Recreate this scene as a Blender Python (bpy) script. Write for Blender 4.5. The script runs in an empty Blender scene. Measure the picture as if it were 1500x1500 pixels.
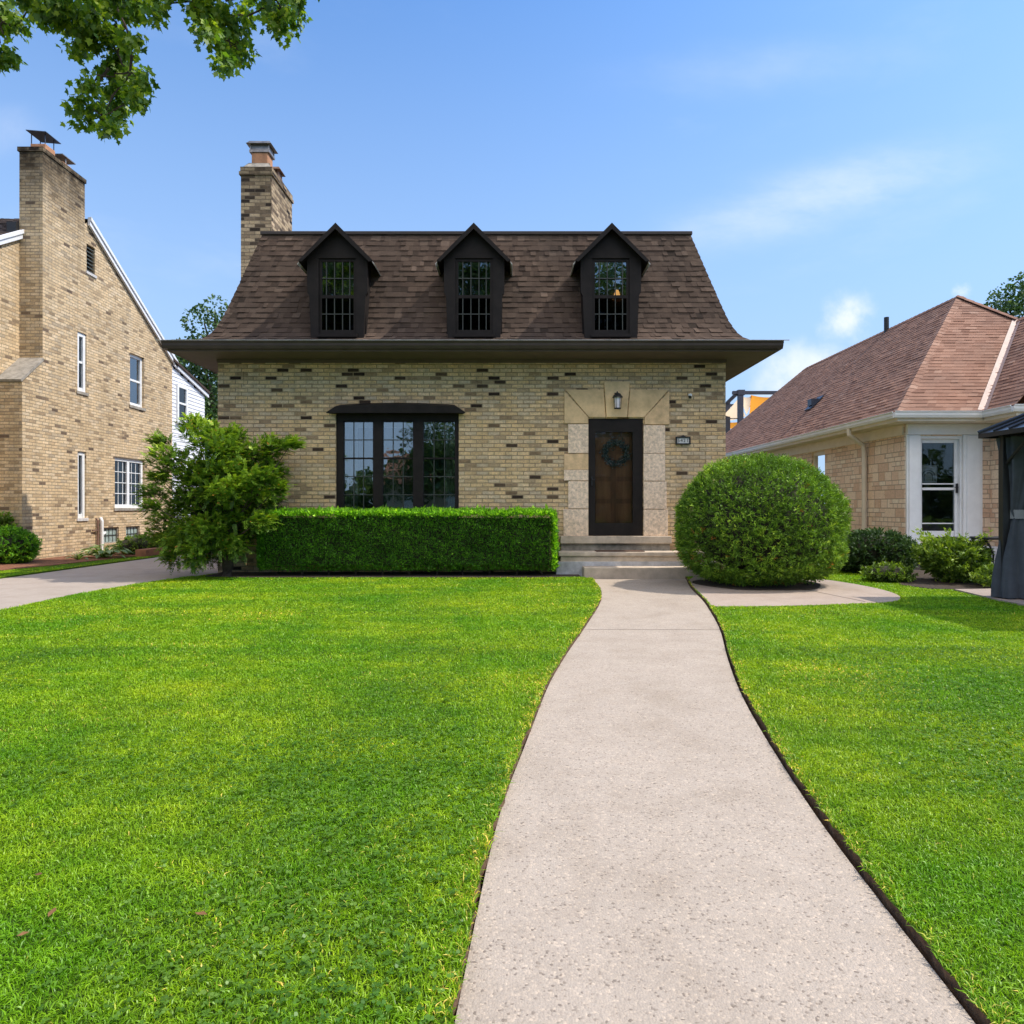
import bpy, math, random
import numpy as np
from mathutils import Vector
rng = np.random.default_rng(11); random.seed(11)
PI = math.pi
S = bpy.context.scene
COL = S.collection
EYE = 1.22; HZ = 743.0; FPX = 1000.0

def gp(px, py):                                   # ground point seen at a photo pixel
    Y = EYE * FPX / (py - HZ); return ((px - 750) * Y / FPX, Y)
def wp(px, py, Y):                                # point at depth Y seen at a photo pixel
    return ((px - 750) * Y / FPX, Y, EYE + (HZ - py) * Y / FPX)

# ------------------------------------------------------------------ materials
class NT:
    def __init__(s, name):
        s.m = bpy.data.materials.new(name); s.m.use_nodes = True
        s.t = s.m.node_tree; s.t.nodes.clear()
        s.out = s.t.nodes.new('ShaderNodeOutputMaterial')
    def n(s, typ, ins=None, **props):
        nd = s.t.nodes.new(typ)
        for k, v in props.items(): setattr(nd, k, v)
        for k, v in (ins or {}).items(): s.set(nd, k, v)
        return nd
    def set(s, nd, k, v):
        sock = nd.inputs[k]
        if isinstance(v, bpy.types.NodeSocket): s.t.links.new(v, sock)
        elif isinstance(v, bpy.types.Node): s.t.links.new(v.outputs[0], sock)
        elif isinstance(v, (tuple, list)) and len(v) == 3 and sock.type == 'RGBA': sock.default_value = (*v, 1)
        else: sock.default_value = v
    def ramp(s, fac, stops, interp='LINEAR'):
        r = s.n('ShaderNodeValToRGB', {'Fac': fac}); cr = r.color_ramp; cr.interpolation = interp
        while len(cr.elements) < len(stops): cr.elements.new(0.5)
        for e, (p, c) in zip(cr.elements, stops):
            e.position = p; e.color = (*c, 1) if len(c) == 3 else c
        return r.outputs[0]
    def mix(s, fac, a, b, mode='MIX'):
        x = s.n('ShaderNodeMix', data_type='RGBA', blend_type=mode)
        s.set(x, 0, fac); s.set(x, 6, a); s.set(x, 7, b)
        return x.outputs[2]
    def math(s, op, a, b=0.0, c=None):
        x = s.n('ShaderNodeMath', operation=op); s.set(x, 0, a); s.set(x, 1, b)
        if c is not None: s.set(x, 2, c)
        return x.outputs[0]
    def noise(s, vec, scale, detail=3.0, rough=0.55, out=0):
        x = s.n('ShaderNodeTexNoise', {'Scale': scale, 'Detail': detail, 'Roughness': rough})
        if vec is not None: s.set(x, 'Vector', vec)
        return x.outputs[out]
    def pos(s): return s.n('ShaderNodeNewGeometry').outputs['Position']
    def uv(s): return s.n('ShaderNodeUVMap', uv_map='UVMap').outputs[0]
    def attr(s, name): return s.n('ShaderNodeAttribute', attribute_name=name).outputs['Fac']
    def bump(s, h, strength=0.3, dist=0.01):
        return s.n('ShaderNodeBump', {'Height': h, 'Strength': strength, 'Distance': dist}).outputs[0]
    def bsdf(s, color, rough=0.8, normal=None, metal=0.0, spec=0.4):
        b = s.n('ShaderNodeBsdfPrincipled', {'Base Color': color, 'Roughness': rough, 'Metallic': metal, 'Specular IOR Level': spec})
        if normal is not None: s.set(b, 'Normal', normal)
        return b.outputs[0]
    def done(s, sh): s.t.links.new(sh, s.out.inputs[0]); return s.m

def brick_mat(name, stops, mortar, w=0.215, h=0.0725, ms=0.007, soot=None, tint=None, bumpd=0.011):
    t = NT(name); uv = t.uv()
    wob = t.mix(0.011, uv, t.noise(uv, 9.0, 4.0, out=1), 'ADD')
    b = t.n('ShaderNodeTexBrick', {'Vector': wob, 'Color1': (0, 0, 0), 'Color2': (1, 1, 1), 'Mortar': (.5, .5, .5), 'Scale': 1.0,
            'Mortar Size': ms, 'Mortar Smooth': 0.35, 'Bias': 0.0, 'Brick Width': w, 'Row Height': h})
    c = t.ramp(b.outputs[0], stops)
    g = t.noise(uv, 30.0, 5.0, 0.7)
    c = t.mix(0.9, c, t.ramp(g, [(0.25, (.58, .57, .56)), (0.75, (1.28, 1.25, 1.22))]), 'MULTIPLY')
    c = t.mix(0.8, c, t.ramp(t.noise(uv, 9.0, 3.0, 0.6), [(0.3, (.80, .82, .86)), (0.7, (1.15, 1.1, 1.04))]), 'MULTIPLY')
    lg = t.noise(uv, 0.9, 3.0)
    c = t.mix(0.6, c, t.ramp(lg, [(0.3, (.78, .76, .72)), (0.7, (1.12, 1.1, 1.06))]), 'MULTIPLY')
    st_ = t.noise(t.n('ShaderNodeMapping', {0: uv, 'Scale': (2.6, .22, 1)}).outputs[0], 1.6, 5.0, .7)
    c = t.mix(0.75, c, t.ramp(st_, [(0.3, (.74, .73, .71)), (0.55, (1.03, 1.02, 1.0))]), 'MULTIPLY')
    mc = t.mix(0.7, mortar, t.ramp(t.noise(uv, 4.0, 4.0), [(0.35, (.55, .52, .48)), (0.65, (1.1, 1.08, 1.05))]), 'MULTIPLY')
    c = t.mix(b.outputs[1], c, mc)
    if soot:
        z0, z1 = soot
        pz = t.n('ShaderNodeSeparateXYZ', {0: t.pos()}).outputs[2]
        f = t.n('ShaderNodeMapRange', {0: pz, 1: z0, 2: z1, 3: 0.0, 4: 1.0}).outputs[0]
        f = t.math('MULTIPLY', f, t.ramp(t.noise(uv, 3.0, 4.0), [(0.3, (.55,) * 3), (0.55, (1,) * 3)]))
        c = t.mix(f, c, t.mix(1.0, c, (.10, .095, .09), 'MULTIPLY'))
    hgt = t.math('SUBTRACT', t.math('MULTIPLY', g, 0.5), b.outputs[1])
    return t.done(t.bsdf(c, 0.9, t.bump(hgt, 1.0, bumpd), spec=0.2))

CREAM = [(0.0, (.04, .028, .022)), (0.03, (.08, .056, .042)), (0.05, (.22, .155, .10)), (0.10, (.37, .27, .175)), (0.16, (.55, .42, .275)),
         (0.24, (.66, .48, .285)), (0.5, (.78, .575, .335)), (0.72, (.77, .60, .395)), (0.86, (.70, .565, .40)), (1.0, (.60, .49, .36))]
CREAM_S = [(0.0, (.03, .024, .02)), (0.12, (.085, .064, .05)), (0.22, (.2, .15, .105)), (0.45, (.34, .26, .18)), (0.6, (.52, .41, .27)), (1.0, (.62, .49, .34))]
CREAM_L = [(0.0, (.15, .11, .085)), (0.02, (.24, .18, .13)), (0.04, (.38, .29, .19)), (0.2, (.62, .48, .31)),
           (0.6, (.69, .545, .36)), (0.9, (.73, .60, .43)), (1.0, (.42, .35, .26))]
m_brick = brick_mat('cream_brick', CREAM, (.42, .32, .205), ms=.009)
m_brick_stack = brick_mat('cream_brick_sooty', CREAM_S, (.27, .21, .15), soot=(7.2, 9.0))
m_brick_l = brick_mat('cream_brick_left', CREAM_L, (.37, .29, .2))  # left neighbour's brick in its own tone
m_brick_l_stack = brick_mat('cream_brick_left_sooty', CREAM_L, (.33, .27, .2), soot=(7.7, 9.3))

def ashlar_mat():
    t = NT('ashlar_stone'); uv = t.uv()
    def lay(w, h, off):
        v = t.n('ShaderNodeVectorMath', {0: uv, 1: (off, off * .37, 0)}, operation='ADD').outputs[0]
        return t.n('ShaderNodeTexBrick', {'Vector': v, 'Color1': (0, 0, 0), 'Color2': (1, 1, 1), 'Mortar': (.5,) * 3, 'Scale': 1.0,
                   'Mortar Size': 0.009, 'Mortar Smooth': 0.3, 'Brick Width': w, 'Row Height': h}, offset=0.37, squash=0.62, squash_frequency=3)
    a = lay(0.42, 0.2, 0.0); b = lay(0.26, 0.1, 0.0)
    sel = t.ramp(lay(0.84, 0.2, 0.0).outputs[0], [(0.0, (0,) * 3), (0.45, (0,) * 3), (0.46, (1,) * 3)], 'CONSTANT')
    rnd = t.mix(sel, a.outputs[0], b.outputs[0]); fac = t.mix(sel, a.outputs[1], b.outputs[1])
    c = t.ramp(rnd, [(0.0, (.66, .46, .33)), (0.3, (.78, .59, .44)), (0.6, (.83, .66, .50)), (1.0, (.85, .73, .58))])
    g = t.noise(uv, 22.0, 5.0, 0.7)
    c = t.mix(0.7, c, t.ramp(g, [(0.25, (.7, .68, .66)), (0.75, (1.2, 1.18, 1.15))]), 'MULTIPLY')
    c = t.mix(fac, c, (.43, .33, .25))
    h = t.math('SUBTRACT', t.math('MULTIPLY', g, 0.8), fac)
    return t.done(t.bsdf(c, 0.92, t.bump(h, 0.9, 0.012), spec=0.2))
m_ashlar = ashlar_mat()

def shingle_mat(name, stops):
    t = NT(name); p = t.pos()
    c = t.ramp(t.attr('rnd'), stops)
    c = t.mix(0.8, c, t.ramp(t.noise(p, 90.0, 3.0, 0.8), [(0.3, (.55,) * 3), (0.7, (1.4,) * 3)]), 'MULTIPLY')
    c = t.mix(0.7, c, t.ramp(t.noise(p, 1.1, 4.0), [(0.3, (.7, .72, .74)), (0.7, (1.2, 1.15, 1.1))]), 'MULTIPLY')
    return t.done(t.bsdf(c, 0.95, t.bump(t.noise(p, 160.0, 2.0), 0.5, 0.003), spec=0.15))
m_shingle = shingle_mat('brown_shingle', [(0, (.040, .029, .023)), (.35, (.072, .050, .039)), (.7, (.100, .071, .055)), (1, (.15, .108, .084))])
m_shingle_r = shingle_mat('russet_shingle', [(0, (.18, .095, .068)), (.4, (.27, .152, .110)), (.75, (.32, .19, .140)), (1, (.39, .25, .19))])
m_shingle_d = shingle_mat('dark_shingle', [(0, (.04, .03, .027)), (1, (.1, .075, .065))])

def plain(name, col, rough=0.6, var=0.18, scale=6.0, bump=0.0, bscale=60.0, metal=0.0, spec=0.4, streak=False):
    t = NT(name); p = t.pos()
    if streak:
        p2 = t.n('ShaderNodeMapping', {0: p, 'Scale': (1, 1, .12)}).outputs[0]
    else: p2 = p
    n = t.noise(p2, scale, 5.0, 0.65)
    c = t.mix(1.0, col, t.ramp(n, [(0.3, (1 - var,) * 3), (0.7, (1 + var,) * 3)]), 'MULTIPLY')
    nm = t.bump(t.noise(p, bscale, 4.0, 0.7), bump, 0.01) if bump else None
    return t.done(t.bsdf(c, rough, nm, metal, spec))
m_trim = plain('dark_trim', (.015, .0115, .0105), 0.6, 0.3, 5, spec=0.2)
m_soffit = plain('soffit_paint', (.12, .088, .078), 0.7, 0.12, 4)
m_gutter = plain('gutter_metal', (.05, .036, .030), 0.45, 0.2, 4)
m_white = plain('white_trim', (.78, .79, .80), 0.5, 0.06, 4)
m_cream = plain('cream_trim', (.68, .60, .48), 0.55, 0.08, 4)
m_siding = plain('white_siding', (.74, .75, .79), 0.55, 0.05, 3)
m_lime = plain('limestone', (.72, .51, .29), 0.9, 0.28, 2.5, 0.35, 50)
m_limer = plain('limestone_rough', (.78, .60, .45), 0.95, 0.35, 22, 1.0, 38)
m_limey = plain('limestone_ochre', (.68, .47, .27), 0.95, 0.25, 8, 0.5, 45)
m_stonestep = plain('step_stone', (.52, .43, .34), 0.9, 0.25, 5, 0.4, 60)
m_greyconc = plain('grey_concrete', (.44, .44, .46), 0.9, 0.3, 6, 0.4, 50)
m_mortarstone = plain('weathered_mortar', (.3, .27, .23), 0.95, 0.35, 8, 0.6, 40)
m_joint = plain('dark_joint', (.12, .095, .07), 0.95)
m_clay = plain('fired_clay', (.44, .22, .12), 0.85, 0.25, 7)
m_galv = plain('galvanised_metal', (.28, .26, .25), 0.45, 0.35, 9, metal=0.7)
m_rust = plain('rusty_metal', (.2, .12, .085), 0.7, 0.4, 9, metal=0.3)
m_blackmetal = plain('black_metal', (.018, .018, .02), 0.42, 0.2)
m_bluemetal = plain('dark_cap_metal', (.05, .06, .085), 0.4, 0.2, metal=0.4)
m_muntin = plain('grey_grille', (.045, .05, .044), 0.5, 0.1)
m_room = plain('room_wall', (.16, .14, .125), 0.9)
m_blind = plain('blind_fabric', (.5, .45, .37), 0.8)
m_curtain_in = plain('sheer_curtain', (.42, .4, .38), 0.85)
m_lead = plain('lead_flashing', (.55, .52, .5), 0.5, 0.2)
m_lamp = plain('frosted_glass', (.75, .72, .78), 0.25)
m_plastic = plain('white_plastic', (.8, .8, .8), 0.35, 0.03)
m_signw = plain('sign_plate', (.62, .62, .60), 0.5, 0.08)
m_mat = plain('coir_mat', (.1, .055, .035), 1.0, 0.3, 40)
m_wood = plain('varnished_wood', (.46, .17, .08), 0.45, 0.35, 9, streak=True)
m_bark = plain('bark', (.085, .06, .045), 0.95, 0.45, 14, 0.9, 26)
m_soil = plain('soil', (.055, .038, .026), 1.0, 0.45, 22, 1.0, 40)
m_mulch = plain('red_mulch', (.20, .085, .045), 1.0, 0.5, 30, 1.0, 45)
m_edge = plain('cut_soil_edge', (.13, .075, .042), 1.0, 0.5, 40, 1.0, 55)
m_core = plain('core_shade', (.03, .028, .016), 1.0, 0.4, 20)  # dark tone puts the shade inside hedge and bushes into colour
m_canvas = plain('gazebo_cloth', (.062, .072, .088), 0.85, 0.2, 5)
m_tie = plain('grey_webbing', (.26, .27, .29), 0.85, 0.15)
m_gzroof = plain('dark_steel_roof', (.04, .045, .055), 0.28, 0.15, metal=0.5)
m_pergola = plain('slate_beam', (.07, .075, .095), 0.6, 0.15)
def sail_mat(name, col):
    t = NT(name); d = t.n('ShaderNodeBsdfDiffuse', {'Color': col}); tl = t.n('ShaderNodeBsdfTranslucent', {'Color': col})
    return t.done(t.n('ShaderNodeMixShader', {0: .6, 1: d.outputs[0], 2: tl.outputs[0]}).outputs[0])
m_sailo = sail_mat('orange_sail', (.85, .36, .05))
m_sailc = sail_mat('cream_sail', (.85, .68, .48))
m_terra = plain('terracotta', (.3, .13, .07), 0.9, 0.25)
m_road = plain('asphalt', (.055, .055, .058), 0.95, 0.3, 8, 0.5, 120)
m_housefar = plain('far_wall', (.5, .42, .33), 0.9, 0.1)
m_art1 = plain('print_paper', (.55, .5, .48), 0.8, 0.03)
m_art2 = plain('print_ink', (.22, .19, .2), 0.8, 0.03)
m_glassblock = plain('glass_block', (.3, .38, .36), 0.15, 0.35, 14, 0.4, 25)
m_leafdry = plain('dry_leaf', (.17, .085, .035), 0.9, 0.3, 30)

def glass_mat(name, base, tint=(.75, .8, .8), wav=0.012):
    t = NT(name); p = t.pos()
    nm = t.bump(t.noise(p, 2.2, 2.0), 0.25, wav)
    tr = t.n('ShaderNodeBsdfTransparent', {0: tint}); gl = t.n('ShaderNodeBsdfGlossy', {'Color': (.95, .97, 1), 'Roughness': 0.015, 'Normal': nm})
    fr = t.n('ShaderNodeFresnel', {'IOR': 1.5, 'Normal': nm}).outputs[0]
    f = t.math('ADD', t.math('MULTIPLY', fr, 1.4), base)
    mx = t.n('ShaderNodeMixShader', {0: f, 1: tr.outputs[0], 2: gl.outputs[0]})
    return t.done(mx.outputs[0])
m_glass = glass_mat('window_glass', 0.15)
m_glass_low = glass_mat('storm_glass', -0.03)
m_glass_mid = glass_mat('side_glass', -0.025)
m_screen = glass_mat('insect_screen', -0.045, (.3, .31, .33))

def concrete_mat(name, base, agg=1.0, warm=0.0):
    t = NT(name); p = t.pos()
    v = t.n('ShaderNodeTexVoronoi', {'Vector': p, 'Scale': 135.0}, feature='F1')
    rnd = t.n('ShaderNodeSeparateXYZ', {0: v.outputs['Color']}).outputs[0]
    peb = t.ramp(rnd, [(0.0, (.52, .50, .49)), (0.035, (.68, .66, .64)), (0.09, (.93, .92, .91)), (0.6, (1.0, .99, .98)), (0.88, (1.08, 1.05, 1.02)), (1.0, (1.32, 1.27, 1.2))])
    c = t.mix(agg, base, peb, 'MULTIPLY')
    v2 = t.n('ShaderNodeTexVoronoi', {'Vector': p, 'Scale': 24.0}, feature='F1')
    sp = t.math('LESS_THAN', v2.outputs['Distance'], t.math('MULTIPLY', t.n('ShaderNodeSeparateXYZ', {0: v2.outputs['Color']}).outputs[1], 0.065))
    c = t.mix(t.math('MULTIPLY', sp, 0.2 * agg), c, (.13, .12, .115))
    c = t.mix(0.7, c, t.ramp(t.noise(p, 320.0, 2.0, 0.7), [(0.3, (.82,) * 3), (0.7, (1.16,) * 3)]), 'MULTIPLY')
    c = t.mix(0.85, c, t.ramp(t.noise(p, 1.7, 6.0, 0.65), [(0.28, (.84, .81, .77)), (0.5, (1, .99, .98)), (0.72, (1.07, 1.06, 1.05))]), 'MULTIPLY')
    c = t.mix(0.55, c, t.ramp(t.noise(p, 6.0, 5.0, 0.7), [(0.3, (.88, .86, .83)), (0.65, (1.05,) * 3)]), 'MULTIPLY')
    h = t.math('ADD', t.noise(p, 260.0, 3.0), t.math('MULTIPLY', v.outputs['Distance'], -1.2))
    return t.done(t.bsdf(c, 0.92, t.bump(h, 0.45, 0.004), spec=0.25))
m_walk = concrete_mat('aggregate_concrete', (.402, .345, .292))
m_path = concrete_mat('smooth_concrete', (.40, .325, .275), 0.45)
m_drive = concrete_mat('driveway_concrete', (.38, .325, .285), 0.4)

def lawn_mat():
    t = NT('lawn_turf'); p = t.pos()
    c = t.ramp(t.noise(p, 60.0, 4.0, 0.7), [(0.3, (.04, .075, .010)), (0.55, (.085, .155, .014)), (0.75, (.14, .20, .03))])
    c = t.mix(0.8, c, t.ramp(t.noise(p, 0.8, 4.0), [(0.35, (.75, .85, .8)), (0.65, (1.25, 1.1, 1.1))]), 'MULTIPLY')
    return t.done(t.bsdf(c, 1.0, t.bump(t.noise(p, 120.0, 3.0), 1.0, 0.02), spec=0.1))
m_turf = lawn_mat()
m_ground = plain('yard_soil', (.075, .05, .03), 1.0, 0.4, 8, 0.6, 30)

def leaf_mat(name, stops, trans=0.35, gloss=0.06, patch=0.7, patches=((.8, .85, .8), (1.2, 1.12, 1.1)), pscale=1.2, rough=0.5, mow=False):
    t = NT(name); p = t.pos()
    c = t.ramp(t.attr('rnd'), stops)
    if mow:
        pm = t.n('ShaderNodeMapping', {0: p, 'Scale': (.3, 1, 1), 'Rotation': (0, 0, .12)}).outputs[0]
        c = t.mix(0.9, c, t.ramp(t.noise(pm, 1.5, 4.0, .65), [(0.36, (.70, .82, .8)), (0.64, (1.3, 1.12, 1.1))]), 'MULTIPLY')
        c = t.mix(0.9, c, t.ramp(t.noise(p, 6.5, 4.0, .65), [(0.34, (.66, .78, .75)), (0.66, (1.26, 1.14, 1.2))]), 'MULTIPLY')
    c = t.mix(patch, c, t.ramp(t.noise(p, pscale, 3.0), [(0.35, patches[0]), (0.65, patches[1])]), 'MULTIPLY')
    d = t.n('ShaderNodeBsdfDiffuse', {'Color': c}); tl = t.n('ShaderNodeBsdfTranslucent', {'Color': t.mix(1.0, c, (1.25, 1.2, .55), 'MULTIPLY')})
    mx = t.n('ShaderNodeMixShader', {0: trans, 1: d.outputs[0], 2: tl.outputs[0]})
    g = t.n('ShaderNodeBsdfGlossy', {'Color': (.8, .85, .8), 'Roughness': rough})
    m2 = t.n('ShaderNodeMixShader', {0: gloss, 1: mx.outputs[0], 2: g.outputs[0]})
    return t.done(m2.outputs[0])
m_grass = leaf_mat('grass_blade', [(0, (0.1056, 0.2151, 0.0059)), (.35, (0.1993, 0.3978, 0.0078)), (.75, (0.3166, 0.5592, 0.0137)), (.93, (0.4926, 0.6666, 0.0343)), (.965, (0.7740, 0.7097, 0.1077)), (1, (0.9852, 0.7741, 0.1762))],
                   0.35, 0.025, 0.95, ((.66, .84, .75), (1.38, 1.12, 1.25)), 0.8, 0.4, True)
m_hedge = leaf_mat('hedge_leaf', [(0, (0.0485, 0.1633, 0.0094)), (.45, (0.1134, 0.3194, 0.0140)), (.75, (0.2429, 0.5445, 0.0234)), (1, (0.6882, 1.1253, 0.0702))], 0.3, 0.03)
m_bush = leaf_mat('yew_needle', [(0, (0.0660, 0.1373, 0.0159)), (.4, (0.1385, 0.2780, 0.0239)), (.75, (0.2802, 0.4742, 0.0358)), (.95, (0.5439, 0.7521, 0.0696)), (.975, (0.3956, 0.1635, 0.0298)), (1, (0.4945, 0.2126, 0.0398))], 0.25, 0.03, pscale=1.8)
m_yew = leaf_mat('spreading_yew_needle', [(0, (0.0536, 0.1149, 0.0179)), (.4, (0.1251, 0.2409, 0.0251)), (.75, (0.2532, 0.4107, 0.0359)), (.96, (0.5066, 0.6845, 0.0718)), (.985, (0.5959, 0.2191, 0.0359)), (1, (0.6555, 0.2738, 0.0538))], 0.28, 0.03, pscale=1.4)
m_maple = leaf_mat('maple_leaf', [(0, (0.0387, 0.1080, 0.0092)), (.5, (0.1289, 0.2566, 0.0185)), (1, (0.3869, 0.5133, 0.0368))], 0.5, 0.05, pscale=0.9)
m_tree = leaf_mat('tree_leaf', [(0, (0.0192, 0.0544, 0.0192)), (.5, (0.0512, 0.1200, 0.0320)), (1, (0.1360, 0.2240, 0.0480))], 0.35, 0.04, pscale=0.5)
m_shrubl = leaf_mat('bright_shrub_leaf', [(0, (0.0840, 0.1540, 0.0156)), (.5, (0.1960, 0.3220, 0.0260)), (1, (0.4200, 0.5460, 0.0650))], 0.35, 0.04)
m_shrubd = leaf_mat('dark_shrub_leaf', [(0, (0.0200, 0.0520, 0.0144)), (.6, (0.0500, 0.1100, 0.0216)), (1, (0.1400, 0.2200, 0.0360))], 0.25, 0.04)
m_hosta = leaf_mat('hosta_leaf', [(0, (0.0800, 0.1650, 0.0640)), (.55, (0.2080, 0.3300, 0.1280)), (1, (0.7200, 0.7500, 0.4480))], 0.3, 0.08)
m_wreath = leaf_mat('eucalyptus_leaf', [(0, (0.1275, 0.1496, 0.1607)), (.6, (0.3570, 0.3553, 0.3749)), (1, (0.9180, 0.7854, 0.8211))], 0.2, 0.05)

# ------------------------------------------------------------------ mesh builder
ORG = {}
class MB:
    def __init__(s): s.v = []; s.f = []; s.u = []; s.c = []; s.m = []
    def face(s, pts, c=0.5, m=0, uv=None):
        pts = [tuple(p) for p in pts]
        n = [0, 0, 0]
        for a, b in zip(pts, pts[1:] + pts[:1]):
            n[0] += (a[1] - b[1]) * (a[2] + b[2]); n[1] += (a[2] - b[2]) * (a[0] + b[0]); n[2] += (a[0] - b[0]) * (a[1] + b[1])
        if uv is None:
            L = math.sqrt(sum(x * x for x in n)) or 1; n = [x / L for x in n]
            h = math.hypot(n[0], n[1])
            if h < 0.25: uv = [(p[0], p[1]) for p in pts]
            else:
                ux, uy = -n[1] / h, n[0] / h
                vx, vy, vz = -n[2] * uy, n[2] * ux, n[0] * uy - n[1] * ux
                uv = [(p[0] * ux + p[1] * uy, p[0] * vx + p[1] * vy + p[2] * vz) for p in pts]
        b0 = len(s.v); s.v += pts; s.f.append(list(range(b0, b0 + len(pts)))); s.u += uv; s.c.append(c); s.m.append(m)
    def ext(s, pts, vec, c=0.5, m=0):
        q = [(p[0] + vec[0], p[1] + vec[1], p[2] + vec[2]) for p in pts]
        s.face(pts, c, m); s.face(q[::-1], c, m)
        for i in range(len(pts)):
            j = (i + 1) % len(pts); s.face([pts[j], pts[i], q[i], q[j]], c, m)
    def box(s, x0, x1, y0, y1, z0, z1, c=0.5, m=0):
        s.ext([(x0, y0, z0), (x1, y0, z0), (x1, y0, z1), (x0, y0, z1)], (0, y1 - y0, 0), c, m)
    def lbox(s, F, u0, u1, d0, d1, z0, z1, c=0.5, m=0):
        o, ua, dn = F
        P = lambda u, d, z: (o[0] + ua[0] * u + dn[0] * d, o[1] + ua[1] * u + dn[1] * d, z)
        s.ext([P(u0, d0, z0), P(u1, d0, z0), P(u1, d0, z1), P(u0, d0, z1)], (dn[0] * (d1 - d0), dn[1] * (d1 - d0), 0), c, m)
    def wall(s, F, u0, u1, z0, z1, holes=(), th=0.2, m=0):
        o, ua, dn = F
        P = lambda u, d, z: (o[0] + ua[0] * u + dn[0] * d, o[1] + ua[1] * u + dn[1] * d, z)
        us = sorted({u0, u1, *[h[0] for h in holes], *[h[1] for h in holes]}); zs = sorted({z0, z1, *[h[2] for h in holes], *[h[3] for h in holes]})
        for a, b in zip(us, us[1:]):
            for e, f in zip(zs, zs[1:]):
                if any(h[0] <= a and b <= h[1] and h[2] <= e and f <= h[3] for h in holes): continue
                s.face([P(a, 0, e), P(b, 0, e), P(b, 0, f), P(a, 0, f)], m=m)
        for a, b, e, f in holes:
            s.face([P(a, 0, e), P(a, th, e), P(a, th, f), P(a, 0, f)], m=m); s.face([P(b, 0, e), P(b, 0, f), P(b, th, f), P(b, th, e)], m=m)
            s.face([P(a, 0, e), P(b, 0, e), P(b, th, e), P(a, th, e)], m=m); s.face([P(a, 0, f), P(a, th, f), P(b, th, f), P(b, 0, f)], m=m)
    def tube(s, pts, rad, n=8, c=0.5, m=0, cap=True):
        pts = [Vector(p) for p in pts]
        if not hasattr(rad, '__len__'): rad = [rad] * len(pts)
        rings = []; up = Vector((0.31, 0.17, 0.93)).normalized()
        for i, p in enumerate(pts):
            d = (pts[min(i + 1, len(pts) - 1)] - pts[max(i - 1, 0)]).normalized()
            if abs(d.dot(up)) > 0.97: a = d.orthogonal().normalized()
            else: a = d.cross(up).normalized()
            b = d.cross(a)
            rings.append([p + (a * math.cos(2 * PI * k / n) + b * math.sin(2 * PI * k / n)) * rad[i] for k in range(n)])
        for r0, r1 in zip(rings, rings[1:]):
            for k in range(n): s.face([r0[k], r0[(k + 1) % n], r1[(k + 1) % n], r1[k]], c, m)
        if cap: s.face(rings[0][::-1], c, m); s.face(rings[-1], c, m)
    def lathe(s, cx, cy, prof, n=20, c=0.5, m=0):
        for (r0, z0), (r1, z1) in zip(prof, prof[1:]):
            for k in range(n):
                a, b = 2 * PI * k / n, 2 * PI * (k + 1) / n
                s.face([(cx + r0 * math.cos(a), cy + r0 * math.sin(a), z0), (cx + r0 * math.cos(b), cy + r0 * math.sin(b), z0),
                        (cx + r1 * math.cos(b), cy + r1 * math.sin(b), z1), (cx + r1 * math.cos(a), cy + r1 * math.sin(a), z1)], c, m)
    def build(s, name, mats, parent=None, loc=None, bevel=0.0, weld=False, smooth=False):
        org = ORG[parent] if parent is not None else (loc or (0, 0, 0))
        v = np.array(s.v, dtype=np.float64) - np.array(org)
        me = bpy.data.meshes.new(name); me.from_pydata(v.tolist(), [], s.f)
        ul = me.uv_layers.new(name='UVMap'); ul.data.foreach_set('uv', np.array(s.u, dtype=np.float32).ravel())
        me.attributes.new('rnd', 'FLOAT', 'FACE').data.foreach_set('value', np.array(s.c, dtype=np.float32))
        mats = mats if isinstance(mats, (list, tuple)) else [mats]
        for m in mats: me.materials.append(m)
        me.polygons.foreach_set('material_index', np.array(s.m, dtype=np.int32))
        if smooth: me.polygons.foreach_set('use_smooth', np.ones(len(s.f), dtype=bool))
        me.update()
        o = bpy.data.objects.new(name, me); COL.objects.link(o)
        if bevel or weld:
            w = o.modifiers.new('weld', 'WELD'); w.merge_threshold = 0.0004
        if bevel:
            b = o.modifiers.new('bevel', 'BEVEL'); b.width = bevel; b.segments = 2; b.limit_method = 'ANGLE'; b.angle_limit = 0.7
        if parent is not None: o.parent = parent
        else: o.location = org
        ORG[o] = org
        return o

def tag(o, label=None, cat=None, group=None, kind=None):
    if label: o['label'] = label
    if cat: o['category'] = cat
    if group: o['group'] = group
    if kind: o['kind'] = kind
    return o
def thing(name, label, cat, loc, group=None):
    o = bpy.data.objects.new(name, None); COL.objects.link(o); o.location = loc; o.empty_display_size = 0.2
    ORG[o] = tuple(loc); return tag(o, label, cat, group)

def fastmesh(name, V, Fc, rnd, mat, parent=None, loc=(0, 0, 0)):
    """V (n,3) vertices, Fc (m,k) faces, rnd (m,) per face"""
    org = ORG[parent] if parent is not None else loc
    V = (V - np.array(org)).astype(np.float32); k = Fc.shape[1]
    me = bpy.data.meshes.new(name)
    me.vertices.add(len(V)); me.vertices.foreach_set('co', V.ravel())
    me.loops.add(Fc.size); me.loops.foreach_set('vertex_index', Fc.astype(np.int32).ravel())
    me.polygons.add(len(Fc)); me.polygons.foreach_set('loop_start', np.arange(0, Fc.size, k, dtype=np.int32))
    me.update(calc_edges=True)
    me.attributes.new('rnd', 'FLOAT', 'FACE').data.foreach_set('value', rnd.astype(np.float32))
    me.materials.append(mat)
    o = bpy.data.objects.new(name, me); COL.objects.link(o)
    if parent is not None: o.parent = parent
    else: o.location = org
    ORG[o] = tuple(org)
    return o
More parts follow.
